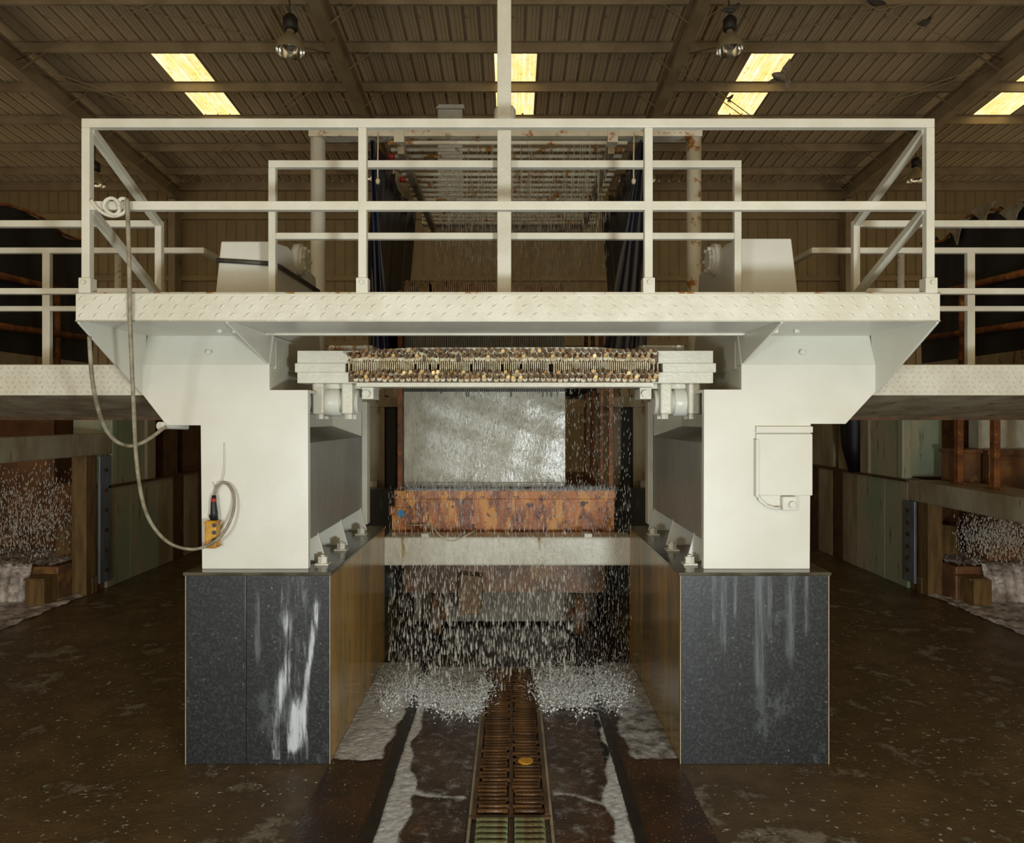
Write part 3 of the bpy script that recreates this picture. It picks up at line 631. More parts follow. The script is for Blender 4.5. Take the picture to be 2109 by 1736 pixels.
# rear steel columns seen in the gaps
for s, lab in ((-1, 'pale rear column seen through the pendant-side gap'), (1, 'pale rear column seen through the gap beside the rods')):
    t = thing('rear_column', (s*1.65-.04, 9, 1.32), lab, 'column')
    def bxx(a, b): return sorted((s*a-.04, s*b-.04))
    obj('inner_wall', MB().box(*bxx(1.05, 1.42), 8.9, 9.1, 1.32, 2.30), 'paint_dirty', t)
    obj('outer_wall', MB().box(*bxx(1.55, 2.0), 8.78, 9.1, 1.32, 2.45), 'paint_dirty', t)
    obj('slot_shade', MB().box(*bxx(1.42, 1.55), 8.82, 9.0, 1.32, 2.32), 'black', t)  # solid black box, shade of the gap put into its colour
    obj('lintel', MB().box(*bxx(1.05, 2.0), 8.75, 9.1, 2.30, 2.42), 'paint_dirty', t)
    obj('anchor_nut', MB().hexhead((s*1.66-.04, 8.66, 1.32), (0,0,1), .05, .07), 'paint_rail', t)
t = thing('pit_back_wall', (0, 10.4, 0), 'brown rust-stained rear wall under the trolley', 'wall')
for k in range(7):
    xa = -1.13+k*.31; obj('panel', MB().box(xa+.004, xa+.306, 9.62, 9.7, 0, .95+.02*(k % 2)), 'brown_wall', t, .006)
tag(obj('timber_block', MB().prism([(-.52,.25),(-.30,.25),(-.29,.62),(-.51,.64)], 'y', 6.84, 7.025), 'wood', None, .01), 'upright timber block hung behind the falling water', 'timber')

# ------------------------------------------------------------------ housings on top of the columns
def housing(s, label):
    Yh = 4.60
    if s < 0: tp, bt, zt_, inn = (455, 559), (440, 558), 493, 655
    else: tp, bt, zt_, inn = (1527, 1630), (1527, 1648), 487, 1432
    z1_ = Z(zt_, Yh); z0_ = 2.692
    bt2 = (bt[0]-(6 if s < 0 else 0), bt[1]+(6 if s > 0 else 0))
    xa0, xb0 = X(bt2[0], Yh), X(bt2[1], Yh); xa1, xb1 = X(tp[0], Yh+.05), X(tp[1], Yh+.05)
    t = thing('drive_housing', ((xa0+xb0)/2, 5.1, z0_), label, 'housing')
    prof = [(Yh, z0_), (Yh+.05, z1_), (Yh+.40, z1_+.05), (5.70, z1_-.03), (5.80, z0_)]
    n = len(prof); m = MB(); vv = []
    for side in (0, 1):
        for (y, z) in prof:
            f = (z-z0_)/(z1_-z0_); vv.append(((xa0+(xa1-xa0)*f) if side == 0 else (xb0+(xb1-xb0)*f), y, z))
    m.add(vv, [tuple(range(n))[::-1], tuple(range(n, 2*n))]+[(i, (i+1) % n, (i+1) % n+n, i+n) for i in range(n)])
    obj('shell', m, 'paint', t, .008)
    xi_ = xb1 if s < 0 else xa1
    for k, (r, th) in enumerate(((.118, .03), (.10, .05), (.07, .065))):
        obj('bearing_cap', MB().tube([(xi_+s*.02, 5.24, 3.335), (xi_-s*th, 5.24, 3.335)], r, 24), 'paint_rough', t)
    for k in range(6):
        a = k*math.pi/3; obj('cap_bolt', MB().hexhead((xi_-s*.045, 5.24+.084*math.cos(a), 3.335+.084*math.sin(a)), (-s,0,0), .014, .03), 'pipe_rusty', t)
    return xa1, xi_
housing(-1, 'cream tapered drive housing strapped with a dark hose')
housing(1, 'cream tapered drive housing with a bare hairline-cracked face')
tag(obj('hose_strap', MB().tube([P(446, 536, 4.625), P(500, 539, 4.625), P(556, 543, 4.625), P(563, 544, 4.66), P(580, 551, 4.80), P(600, 564, 5.015), P(616, 574, 5.20), P(632, 584, 5.395), P(656, 600, 5.72)], .016), 'cable_dark'), 'dark hose wrapped around the tapered drive housing', 'hose')

# ------------------------------------------------------------------ water spray frame above the stone
YP = 6.3
sf = thing('spray_frame', (X(1040, YP), YP, 2.4), 'overhead spray frame of rust-spotted white pipes on round posts', 'spray frame')
zt_ = Z(265, YP); ztb = Z(280, YP)
for px in (650, 1434):
    obj('post', MB().tube([(X(px, YP), YP+.08, 0), (X(px, YP), YP+.08, ztb+.02)], .066, 20), 'pipe_rusty' if px > 1000 else 'paint', sf)
obj('head_beam', MB().box(X(635, YP), X(1447, YP), YP, YP+.15, ztb, zt_), 'pipe_rusty', sf, .004)
zp = Z(284, YP)-.02
for k in range(19):
    y = YP+.06+.165*k
    p = obj('spray_pipe', MB().tube([(-1.12, y, zp), (1.04, y, zp)], .019, 8), 'pipe_rusty', sf)
    if k in (2, 3, 6): obj('end_cap', MB().tube([(-1.17, y, zp), (-1.11, y, zp)], .028, 8), 'red', p)
for xx in (X(822, YP), X(1262, YP)):
    obj('carrier', MB().box(xx-.03, xx+.03, YP+.1, 9.15, zp-.085, zp-.017), 'carrier', sf)
    obj('carrier_bracket', MB().box(xx-.045, xx+.045, YP-.01, YP+.1, zp-.02, zp+.10), 'pipe_rusty', sf)
obj('rear_beam', MB().box(-1.15, 1.07, 9.0, 9.15, zp+.0, zp+.13), 'pipe_rusty', sf)
tag(obj('head_mast', MB().box(X(902, 9.0), X(952, 9.0), 9.0, 9.12, zp+.125, Z(225, 9.0)).prism([(X(897, 9), Z(225, 9)), (X(957, 9), Z(225, 9)), (X(955, 9), Z(217, 9)), (X(905, 9), Z(217, 9))], 'y', 8.97, 9.16), 'plank_grey'), 'flat grey-white mast behind the spray pipes', 'mast')
tag(obj('round_cap_post', MB().tube([(X(1040, 6.38), 6.38, zt_-.01), (X(1040, 6.38), 6.38, Z(228, 6.38)), (X(1040, 6.38), 6.38, Z(222, 6.38))], [.098, .098, .08], 20), 'paint_rail'), 'round capped pipe stub behind the thick square post', 'pipe')
# side tarpaulins
def tarp(s, m_, label, pts, ro):
    nz = 34; ny = 26; mb = MB(); r = random.Random(ro)
    ya, yb = 6.45, 8.7; rows = []
    V = []
    for j in range(nz+1):
        for i in range(ny+1):
            u = i/ny; t_ = j/nz; y = ya+(yb-ya)*u
            ztop = 4.72-.10*abs(math.sin(u*9))-.05*math.sin(u*4)
            z = 2.55+(ztop-2.55)*t_
            x = s*1.21-.04+s*(.035*math.sin(u*23+t_*1.3)*(1.1-t_*.5)+.02*math.sin(u*51))+s*.05*math.sin(t_*4)
            V.append((x, y, z))
    W = ny+1; k = len(V)
    V2 = [(x+s*.004, y, z) for x, y, z in V]
    f = [(j*W+i, j*W+i+1, (j+1)*W+i+1, (j+1)*W+i) for j in range(nz) for i in range(ny)]
    mb.add(V, f, True); mb.add(V2, [q[::-1] for q in f], True)
    o = obj('side_tarp', mb, m_, None); tag(o, label, 'tarpaulin')
    # folded front hem, hanging across
    h = MB(); V = []
    for j in range(nz+1):
        for i in range(9):
            u = i/8; t_ = j/nz; z = 2.56+(4.72-2.56)*t_
            width = pts[0]+(pts[1]-pts[0])*t_
            x = s*(1.25-width*u)-.04; y = 6.43+.05*math.sin(u*11+t_*2)-.02*u
            V.append((x, y, z))
    f = [(j*9+i, j*9+i+1, (j+1)*9+i+1, (j+1)*9+i) for j in range(nz) for i in range(8)]
    h.add(V, f, True); h.add([(x, y+.006, z) for x, y, z in V], [q[::-1] for q in f], True)
    obj('front_fold', h, m_ if s > 0 else 'tarp_blue', o)
    return o
tL = tarp(-1, 'tarp', 'navy tarpaulin hanging beside the spray pipes, pendant side', (.20, .03), 3)
tR = tarp(1, 'tarp', 'black wet tarpaulin hanging beside the spray pipes, rods side', (.42, .04), 5)
bp_ = []                                                   # a board scrap peeling off the tarpaulin: its near edge is on the cloth
for px, py in ((811,350),(828,360),(838,384),(846,407),(838,410),(829,403),(822,392),(817,376),(810,368)):
    q = -2.077/((px-CX)/F-.12); bp_.append((X(px, q), q, Z(py, q)))
k = len(bp_); tag(obj('torn_board', MB().add(bp_+[(x-.01, y+.008, z) for x, y, z in bp_], [tuple(range(k))[::-1], tuple(range(k, 2*k))]+[(i, (i+1) % k, (i+1) % k+k, i+k) for i in range(k)]), 'scrap'), 'torn tan board scrap on the navy tarpaulin', 'scrap')
for s, px, lab in ((-1, 779, 'thin pale pull cord by the navy tarpaulin'), (1, 1306, 'thin pale pull cord by the black tarpaulin')):
    tag(obj('pull_cord', MB().tube([P(px, 272, 6.305), P(px-1, 330, 6.29), P(px-1, 372, 6.29)], .007, 6).tube([P(px-1, 366, 6.29), P(px-1, 372, 6.29), P(px-1, 379, 6.29)], [.008, .022, .014], 8), 'rope'), lab, 'cord')

# ------------------------------------------------------------------ drain grate and rails in the floor
def floorY(py): return CH*F/(py-HY)
pit = obj('floor_pit', MB().box(BX[-1][1], BX[1][0], 3.0, 9.6, .0, .004), 'pit_floor'); pit['kind'] = 'structure'
for s, xx, lab in ((-1, RXL, 'dark flush floor rail on the pendant-column side of the drain'), (1, RXR, 'dark flush floor rail on the cover-box-column side of the drain')):
    t = thing('floor_rail', (xx, 6, 0), lab, 'rail')
    obj('rail_head', MB().box(xx-.032, xx+.032, 2.9, 9.5, -.05, .014), 'rail_dark', t, .004)
    obj('groove_shade', MB().box(xx+s*-.06-.018, xx+s*-.06+.018, 2.9, 9.5, -.05, .007), 'black', t)  # raised black strip, painted as the shade of a recess
gt = thing('drain_grate', (-.005, 4.8, 0), 'long rusty floor drain grate of two rows of bars', 'grate')
obj('well_shade', MB().box(-.19, .175, 3.80, 6.0, .003, .008), 'black', gt)  # thin black sheet, painted as the shade below the bars
for xx in (-.205, -.005, .19): obj('frame_bar', MB().box(xx-.014, xx+.014, 3.80, 6.0, .0, .020), 'rust_dark', gt, .003)
for xx in (-.225, .21): obj('side_strip', MB().box(xx-.008, xx+.008, 3.3, 6.0, .0, .012), 'paint_dirty', gt)
obj('end_bar', MB().box(-.225, .21, 3.775, 3.80, .0, .018), 'rust_dark', gt)
gb = {}
y = 3.83
while y < 5.98:
    for side, (a, b) in enumerate(((-.188, -.022), (.012, .172))):
        if side not in gb: gb[side] = (obj('grate_bar', MB().tube([(a, y, .020), (b, y, .020)], .0135, 8), 'grate_rust', gt), y)
        else:
            q = inst(gb[side][0], (0, y-gb[side][1], random.uniform(-.002, .002)), gt, (0, 0, random.uniform(-.012, .012)))
    y += .0405
g2 = thing('drain_grate', (-.005, 3.5, 0), 'short greenish floor drain grate next to the long rusty one', 'grate')
obj('well_shade', MB().box(-.19, .175, 3.22, 3.76, .003, .008), 'black', g2)  # same black sheet of painted shade under the short grate
obj('frame_bar', MB().box(-.018, .008, 3.22, 3.76, .0, .020), 'rust_dark', g2)
y = 3.735; first = {}
while y > 3.24:
    for side, (a, b) in enumerate(((-.188, -.022), (.012, .172))):
        if side not in first: first[side] = (obj('grate_bar', MB().tube([(a, y, .022), (b, y, .022)], .018, 8), 'green_bar', g2), y)
        else: inst(first[side][0], (0, y-first[side][1], 0), g2)
    y -= .05
tag(obj('sponge_scrap', MB().ball(((.02+.15)/2, 4.36, .038), (.05, .055, .008), 12, 6), 'yellow'), 'yellow foam scrap lying on the drain grate', 'scrap')

# ------------------------------------------------------------------ pendant control and cables
def spline(pts, k=6):
    pts = [Vector(p) for p in pts]; out = []
    for i in range(len(pts)-1):
        p0, p1, p2, p3 = pts[max(i-1, 0)], pts[i], pts[i+1], pts[min(i+2, len(pts)-1)]
        for j in range(k):
            t = j/k; out.append(.5*((2*p1)+(p2-p0)*t+(2*p0-5*p1+4*p2-p3)*t*t+(3*p1-p0-3*p2+p3)*t**3))
    return out+[pts[-1]]
yk = YC-.03
pts = [P(262, 410, 3.80), P(264, 470, 3.80), P(266, 540, 3.795), P(267, 600, 3.795), P(268, 660, 3.80), P(271, 740, 3.84), P(275, 830, 3.9), P(279, 920, 3.98), P(286, 990, 4.05), P(299, 1050, 4.14), P(322, 1093, 4.22), P(356, 1122, 4.3), P(400, 1131, 4.33),
       P(437, 1118, 4.355), P(464, 1092, 4.385), P(480, 1055, 4.42), P(482, 1022, 4.44), P(473, 1001, 4.45), P(459, 994, 4.45), P(447, 1003, 4.45), P(441, 1022, 4.45)]
sp = spline(pts)
tag(obj('pendant_cable', MB().tube(sp, [.0120-.0035*i/len(sp) for i in range(len(sp))], 8), 'cable'), 'long grey cable drooping from the guardrail to the yellow pendant', 'cable')
pc = thing('pendant_control', P(440, 1127, yk), 'yellow hanging pendant control with black boot on the steel column', 'control')
obj('case', MB().box(X(428, yk), X(453, yk), yk-.055, yk+.02, Z(1127, yk), Z(1070, yk)), 'yellow', pc, .012)
obj('boot', MB().tube([P(441, 1071, yk-.01), P(441, 1055, yk-.01), P(440, 1035, yk-.01), P(441, 1020, yk-.005)], [.024, .022, .017, .013], 12), 'black', pc)
obj('boot_ring', MB().tube([P(440, 1034, yk-.01), P(440.5, 1026, yk-.008)], .0165, 12), 'red', pc)
for z in (1082, 1097, 1112): obj('button', MB().cyl(P(441, z, yk-.052), P(441, z, yk-.068), .013, 12), 'black', pc)
obj('side_button', MB().cyl(P(429, 1094, yk-.02), P(425, 1094, yk-.02), .012, 10), 'red', pc)
for z in (1074, 1123): obj('rim', MB().box(X(427, yk), X(454, yk), yk-.058, yk+.02, Z(z+1.5, yk), Z(z-1.5, yk)), 'yellow', pc, .003)
obj('hook', MB().tube([P(433, 1068, yk), P(431, 1061, yk), P(435, 1058, yk), P(438, 1064, yk)], .004, 6), 'cable_dark', pc)
tag(obj('hanging_wire', MB().tube(spline([P(462, 912, YC-.004), P(462, 950, YC-.006), P(460, 975, YC-.01), P(456, 990, YC-.012), P(450, 995, YC-.03), P(443, 1004, YC-.012), P(438, 993, YC-.006)]), .0045, 6), 'cable_white'), 'thin white hanger wire above the yellow pendant', 'wire')
pts = [P(184, 693, 3.9), P(186, 730, 3.92), P(190, 780, 3.95), P(200, 835, 4.02), P(215, 878, 4.1), P(237, 907, 4.18), P(264, 918, 4.25), P(290, 913, 4.32), P(316, 898, 4.38), P(341, 878, 4.46)]
tag(obj('loop_cable', MB().tube(spline(pts), .0115, 8), 'cable'), 'shorter grey cable looping under the deck corner into the column arm', 'cable')
g = P(343, 876, YC+.02)
tag(obj('cable_gland', MB().tube([(g[0]-.02, g[1]-.05, g[2]-.005), (g[0]+.0, g[1]+.0, g[2]+.0), (g[0]+.09, g[1]+.10, g[2]-.012)], [.028, .024, .018], 14), 'paint'), 'cream cable gland at the tip of the column arm', 'gland')
pts = [P(px, py, 3.818-.0012*k) for k, (px, py) in enumerate(((188,412),(199,427),(215,440),(235,445),(254,439),(262,426),(260,412),(250,409),(243,419),(246,433),(237,442),(223,437),(214,425),(218,413),(230,408),(241,414),(246,424)))]
tag(obj('coiled_cable', MB().tube(spline(pts, 5), .0100, 8), 'cable_white'), 'pale cable coiled around the guardrail mid bar', 'cable')

# ------------------------------------------------------------------ neighbouring saws
def neighbour(s, L):
    fx = -5.15 if s < 0 else 5.03                          # aisle-side face
    def xx(a, b): return sorted((fx+s*a, fx+s*b))
    top = 1.30 if s < 0 else 1.38; ys = 8.95
    t = thing('neighbour_pedestal', (fx+s*.5, 10.4, 0), L['ped'], 'pedestal')
    cols = ['column_green', 'column_green', 'paint_dirty', 'rust_dark', 'paint_dirty', 'rust_dark']
    yy = [ys, ys+.55, ys+1.3, ys+1.75, ys+2.1, ys+2.6, ys+3.1]
    obj('core', MB().box(*xx(.03, 1.0), ys+.47, ys+3.1, 0, top-.02).box(*xx(.03, .2), ys+.01, ys+.47, 0, top-.02), 'paint_dirty', t)
    for k in range(6): obj('side_slab', MB().box(*xx(0, .04), yy[k]+.003, yy[k+1]-.003, 0, top-.03), cols[k], t, .008)
    obj('cap_plate', MB().box(*xx(-.03, 1.0), ys+.42, ys+3.1, top-.03, top).box(*xx(-.03, .22), ys-.01, ys+.42, top-.03, top), 'rust_dark', t)
    obj('front_slab', MB().box(*xx(.2, 1.0), ys+.43, ys+.47, 0, top-.03), 'brown_wall', t)
    t = thing('neighbour_column', (fx+s*.4, 9.7, top), L['col'], 'column')
    obj('web', MB().box(*xx(.02, .2), ys+.25, ys+1.15, top-.005, 2.70).box(*xx(.2, .7), ys+.44, ys+1.15, top-.005, 2.70), 'column_green', t)
    obj('flange', MB().box(*xx(-.02, .1), ys+.95, ys+1.2, top-.005, 2.70), 'paint_dirty', t, .02)
    obj('flange', MB().box(*xx(-.0, .12), ys+.12, ys+.252, top-.005, 2.70), 'column_green', t, .02)
    tag(obj('rust_column', MB().box(*xx(.05, .6), ys+1.6, ys+2.0, top, 2.8).box(*xx(.1, .6), ys+2.3, ys+3.1, top, 2.8), 'rust_dark' if s < 0 else 'paint_dirty'), L['rcol'], 'column')
    zb = (1.70, 1.965) if s < 0 else (1.12, 1.375)
    tag(obj('side_beam', MB().box(*xx(0, .25 if s < 0 else .64), 4.0, ys+.125 if s < 0 else ys+.004, *zb), 'paint_dirty', None, .015), L['beam'], 'beam')
    # guide post with grey plate
    tag(obj('guide_post', MB().box(*xx(.02, .2), ys-.40, ys-.18, 0, zb[0] if s < 0 else zb[0]).box(*xx(.0, .0201), ys-.30, ys-.2, 0, .2), 'wood', None, .006), L['post'], 'post')
    t = thing('guide_plate', (fx, ys-.1, .12), L['plate'], 'plate')
    z1_ = 1.68 if s < 0 else 1.12
    obj('plate', MB().box(*xx(-.03, .0), ys-.20, ys+.05, .1, z1_), 'zinc', t, .004)
    for k in range(6): obj('plate_bolt', MB().hexhead((fx+s*.028-s*.056, ys-.08, .25+k*(z1_-.3)/5.5), (-s,0,0), .028, .02), 'rust_dark', t)
    # inside: back wall, ledge, water, timbers
    t = thing('inner_wall', (fx+s*2.6, 7, 0), L['wall'], 'wall')
    for k in range(14): obj('panel', MB().box(*xx(2.5, 2.6), 3.6+k*.75, 3.6+k*.75+.745, 0, 3.0+.01*(k % 2)), 'brown_wall', t, .008)
    obj('end_panel', MB().box(*xx(1.0, 2.5), ys+.5, ys+.56, 0, 3.0), 'brown_wall', t, .008)
    ob = obj('ledge', MB().box(*xx(.2, 2.49), ys-.65, ys+.432, 0, .41), 'brown_wall', None, .02); tag(ob, L['ledge'], 'ledge')
    t1 = obj('timber_block', MB().box(*xx(.2 if s < 0 else .25, .42 if s < 0 else .46), 8.05, 8.29, 0, .31).box(*xx(.19, .43), 8.03, 8.29, .305, .325), 'wood', None, .008); tag(t1, L['t1'], 'timber')
    t2 = obj('timber_block', MB().prism([(fx+s*.36, .41), (fx+s*.60, .41), (fx+s*.58, .80), (fx+s*.38, .82)], 'y', 8.85, 9.05), 'wood', None, .01); tag(t2, L['t2'], 'timber')
    tag(obj('end_timber', MB().box(*xx(.03, .19), ys-.17, ys-.01, 0, .5), 'brown_wall', None, .01), L['t3'], 'timber')
    # foam sheets
    def rnd_(u, v_): return .5*math.sin(u*13.1+v_*7.7)+.3*math.sin(u*29.3-v_*17.1)+.2*math.sin(v_*41.7+u*5.3)
    for nm, key in (('floor_foam', 'f1'), ('ledge_foam', 'f2')):
        m = MB(); nu, nv = (60, 90) if nm == 'floor_foam' else (90, 70); V = []
        for j in range(nv+1):
            for i in range(nu+1):
                u, v_ = i/nu, j/nv
                if nm == 'floor_foam':
                    xq = fx+s*(.02+2.4*u); yq = 4.6+(ys-.39-4.6)*v_; zz = .012+.012*rnd_(u*4, v_*9)+random.uniform(0, .022)*min(1, i)
                    if i == 0: xq += s*random.uniform(0, .03)
                else:                                        # runs over the ledge and cascades down its front
                    xq = fx+s*(.21+2.26*u); q = v_*1.5
                    if q < .5: yq = ys-.68-.16*(.5-q)-.03*rnd_(u*9, 1); zz = .43*(q/.5)**.6+random.uniform(-.02, .02)
                    else: yq = ys-.68+(q-.5)*1.08; zz = .425+.018*rnd_(u*8, v_*5)+random.uniform(0, .03)
                V.append((xq, yq, max(zz, .004)))
        W = nu+1
        def keep(p):                                         # no foam inside the ledge, nor through the timber before it
            o_ = abs(p[0]-fx)
            return not (o_ > .2 and p[1] > ys-.64) if nm == 'floor_foam' else not (o_ < .47 and p[1] < ys-.66)
        f = [(j*W+i, j*W+i+1, (j+1)*W+i+1, (j+1)*W+i) for j in range(nv) for i in range(nu) if keep(V[j*W+i])]
        m.add(V, f, True); tag(obj(nm, m, 'foam_dim'), L[key], 'foam', kind='stuff')
    m = MB(); drops(m, 3000, lambda: (fx+s*random.uniform(.24, 1.9), random.uniform(ys-1.0, ys+.2 if s < 0 else ys-.5), random.triangular(.47, zb[0]-.06, .8)), (.003, .008), (.02, .06), 5)
    tag(obj('falling_water', m, 'drop_far'), L['drops'], 'water', kind='stuff')
    # upper frame: rails of rusty pipe, posts and dark tarpaulin
    t = thing('pipe_frame', (fx, 7.5, 2.2), L['frame'], 'pipe frame')
    for z in (3.60, 3.09): obj('pipe', MB().tube([(fx, 5.85, z-.045), (fx, 8.75, z+.05)], .036, 10), 'rust', t)
    for y, zt2, mm in (((8.05, 3.60, 'rust'), (9.3, 4.35, 'pipe_rusty')) if s < 0 else ((7.95, 3.60, 'rust'), (9.2, 4.35, 'pipe_rusty'))): obj('upright', MB().tube([(fx+s*.05, y, 2.69), (fx+s*.05, y, zt2)], .034 if mm == 'rust' else .045, 10), mm, t)
    obj('sill', MB().box(*xx(.07, .3), 5.85, 9.4, 2.69, 2.84), 'paint_dirty', t)
    nu, nv = 44, 12; V = []; m = MB()
    for j in range(nv+1):
        for i in range(nu+1):
            u, v_ = i/nu, j/nv; y = 5.85+3.0*u; zt2 = 4.36+.05*math.sin(u*13)+(random.uniform(-.05, .05) if s > 0 else 0)
            V.append((fx+s*(.14+.03*math.sin(u*29+v_*2)), y, 2.83+(zt2-2.83)*v_))
    W = nu+1; f = [(j*W+i, j*W+i+1, (j+1)*W+i+1, (j+1)*W+i) for j in range(nv) for i in range(nu)]
    m.add(V, f, True); m.add([(a+s*.006, b, c) for a, b, c in V], [q[::-1] for q in f], True)
    tp = obj('side_tarp', m, 'tarp_black'); tag(tp, L['tarp'], 'tarpaulin')
    rim = [(fx+s*.12, 5.85+3.0*u/20, 4.37+.05*math.sin(u/20*13)+(random.uniform(-.06, .06) if s > 0 else random.uniform(-.01, .01))) for u in range(21)]
    obj('rim', MB().tube(rim, .018, 6), 'rust', tp)
    if s > 0:
        for k in (4, 7, 9, 12, 15):
            c = rim[k]; obj('torn_flap', MB().prism([(c[1]-.22, c[2]+.02), (c[1]-.02, c[2]+.05), (c[1]+.18, c[2]+.02), (c[1]+.05, c[2]-.09), (c[1]-.02, c[2]-.16-.02*k/4), (c[1]-.09, c[2]-.06)], 'x', c[0]-.05, c[0]-.035), 'flap', tp)

def drops(mb, n, pos, rr, ll, seg=6):
    ring = [(math.cos(2*math.pi*k/seg), math.sin(2*math.pi*k/seg)) for k in range(seg)]
    V = []; Fc = []; base = len(mb.V)
    for _ in range(n):
        x, y, z = pos(); r = random.uniform(*rr); h = random.uniform(*ll)
        b = len(V)+base
        V.append((x, y, z+h*.6))
        V += [(x+r*.75*c, y+r*.75*s_, z+h*.18) for c, s_ in ring]+[(x+r*c, y+r*s_, z-h*.18) for c, s_ in ring]
        V.append((x, y, z-h*.4))
        for k in range(seg):
            k2 = (k+1) % seg
            Fc += [(b, b+1+k, b+1+k2), (b+1+k, b+1+seg+k, b+1+seg+k2, b+1+k2), (b+1+seg+k, b+1+2*seg, b+1+seg+k2)]
    mb.V += V; mb.F += Fc; mb.S += [True]*len(Fc)

SA, SB = 'on the coiled-cable side', 'on the cover-box side'
def labs(q): return dict(ped='stained greenish neighbouring pedestal across the aisle '+q, col='dirty greenish neighbouring steel column across the aisle '+q,
    rcol='dark rusty rear column across the aisle '+q, beam='long stained side beam of the neighbouring saw '+q, post='ochre upright guide post beside the grey plate '+q,
    plate='narrow blue-grey upright guide plate across the aisle '+q, wall='brown rusty inner wall behind the falling water '+q, ledge='rust brown ledge washed by water in the neighbouring saw '+q,
    t1='square timber block standing in floor foam '+q, t2='short timber block on the washed ledge '+q, t3='low brown timber closing the foamy bay '+q,
    f1='white foam over the floor of the neighbouring bay '+q, f2='foaming water over the neighbouring ledge '+q, drops='falling water drops in the neighbouring saw '+q,
    frame='rusty pipe frame of the neighbouring saw '+q, tarp='black tarpaulin behind rusty pipes '+q)
neighbour(-1, labs(SA)); neighbour(1, labs(SB))
# stone and rusty gear seen above the low beam on one side
tag(obj('pale_slab', MB().box(5.78, 7.2, 8.72, 8.92, 1.775, 2.62), 'stone_face', None, .01), 'pale stone slab inside the neighbouring saw behind rusty posts', 'stone')
for y, lb in ((8.35, 'rusty post before the box beside the stained column over the low beam'), (7.72, 'rusty post between two others before the pale stone slab'), (6.95, 'rusty post before the pale slab, away from the stained column')):
    tag(obj('rusty_post', MB().box(5.29, 5.36, y, y+.08, 1.372, 2.695).box(5.26, 5.39, y-.03, y+.11, 1.372, 1.395), 'rust', None, .006), lb, 'post', 'rusty posts before the pale slab')
tag(obj('rusty_crate', MB().box(5.42, 5.70, 8.55, 8.90, 1.372, 1.76).box(5.405, 5.715, 8.53, 8.92, 1.73, 1.78), 'brown_wall', None, .012), 'rust brown box on the low beam beside the stained column', 'box')
tag(obj('slab_bed', MB().box(5.76, 7.22, 8.5, 8.94, .41, 1.74).box(5.74, 7.24, 8.48, 8.96, 1.70, 1.78), 'brown_wall', None, .012), 'rust brown bed carrying the pale slab behind the rusty posts', 'support')
tag(obj('rag_bundle', MB().tube([(5.0, 10.3, 2.7), (5.02, 10.35, 2.2), (5.05, 10.4, 1.75), (5.06, 10.35, 1.37)], [.12, .2, .17, .10], 12), 'black'), 'black rag bundle hanging between the neighbouring columns', 'rag')

# ------------------------------------------------------------------ water and foam in the middle
m = MB(); YWt = 5.75
def pos_main():
    while True:
        px = random.uniform(800, 1185); py = random.triangular(1000, 1445, 1330); Y = random.uniform(5.45, 6.15)
        if abs((px-992)/200)**4 < random.random()+.35: return P(px, py, Y)
drops(m, 1700, pos_main, (.0025, .0060), (.03, .09))
drops(m, 5200, lambda: (lambda q: (min(max(q[0], -1.12), 1.035), q[1], q[2]))(P(random.uniform(800, 1300), random.uniform(1000, 1430), random.uniform(5.5, 6.2))), (.0007, .0018), (.02, .07), 4)
drops(m, 170, lambda: P(random.uniform(830, 1180), random.triangular(1180, 1440, 1330), random.uniform(5.2, 5.7)), (.006, .0105), (.04, .10))
drops(m, 900, lambda: (lambda q: (min(q[0], 1.03), q[1], q[2]))(P(random.uniform(1120, 1300), random.uniform(800, 1440), random.uniform(5.6, 6.2))), (.002, .005), (.02, .05), 5)
tag(obj('falling_water', m, 'drop'), 'curtain of white water drops falling between the granite pedestals', 'water', kind='stuff')
m = MB()
drops(m, 1900, lambda: (random.uniform(-.75, .95), random.uniform(6.4, 8.8), random.uniform(3.62, 4.62)), (.002, .004), (.05, .16), 4)
drops(m, 1400, lambda: (random.uniform(-.95, .92), random.uniform(6.5, 6.9), random.uniform(1.55, 3.6)), (.002, .0038), (.025, .06), 4)
tag(obj('spray_streaks', m, 'stream'), 'fine water streaks raining from the spray pipes', 'water', kind='stuff')
# streams running from pipes
m = MB()
for k in range(230):
    y = YP+.06+.165*random.randrange(0, 16); x0 = random.uniform(-.7, .95)
    if x0 < -.05 and random.random() < .25: continue
    L_ = random.uniform(.12, .55); dx = random.uniform(-.03, .03)
    m.tube([(x0, y, zp-.02), (x0+dx*.4, y, zp-.02-L_*.5), (x0+dx, y, zp-.02-L_)], .0028, 4, False)
tag(obj('water_threads', m, 'stream'), 'thin water threads hanging from the spray pipes', 'water', kind='stuff')
# splash crown where the curtain lands
def splash(mb, n, pos, h, spread):
    for _ in range(n):
        x0, y0 = pos(); a = random.uniform(0, 2*math.pi); hh = abs(random.gauss(0, h))*.7+.012; sp = random.uniform(.15, 1)*spread
        dx, dy = math.cos(a)*sp, math.sin(a)*sp; r = random.uniform(.0008, .0026)
        mb.tube([(x0, y0, 0), (x0+dx*.45, y0+dy*.45, hh*.75), (x0+dx*.8, y0+dy*.8, hh), (x0+dx*1.05, y0+dy*1.05, hh*.9)], [r*1.2, r*.8, r, r*.25], 4, False)
m = MB()
def pl():
    px = random.uniform(785, 1015); py = random.gauss(1436, 14)-14*math.sin((px-795)/33)+8*math.sin(px/9); Y = floorY(py); return max(X(px, Y), -1.03), Y
def pr():
    px = random.triangular(1080, 1320, 1160); py = random.gauss(1422, 20)+8*math.sin(px/11); Y = floorY(py); return min(X(px, Y), .94), Y
splash(m, 1500, pl, .04, .09); splash(m, 1200, pr, .045, .09)
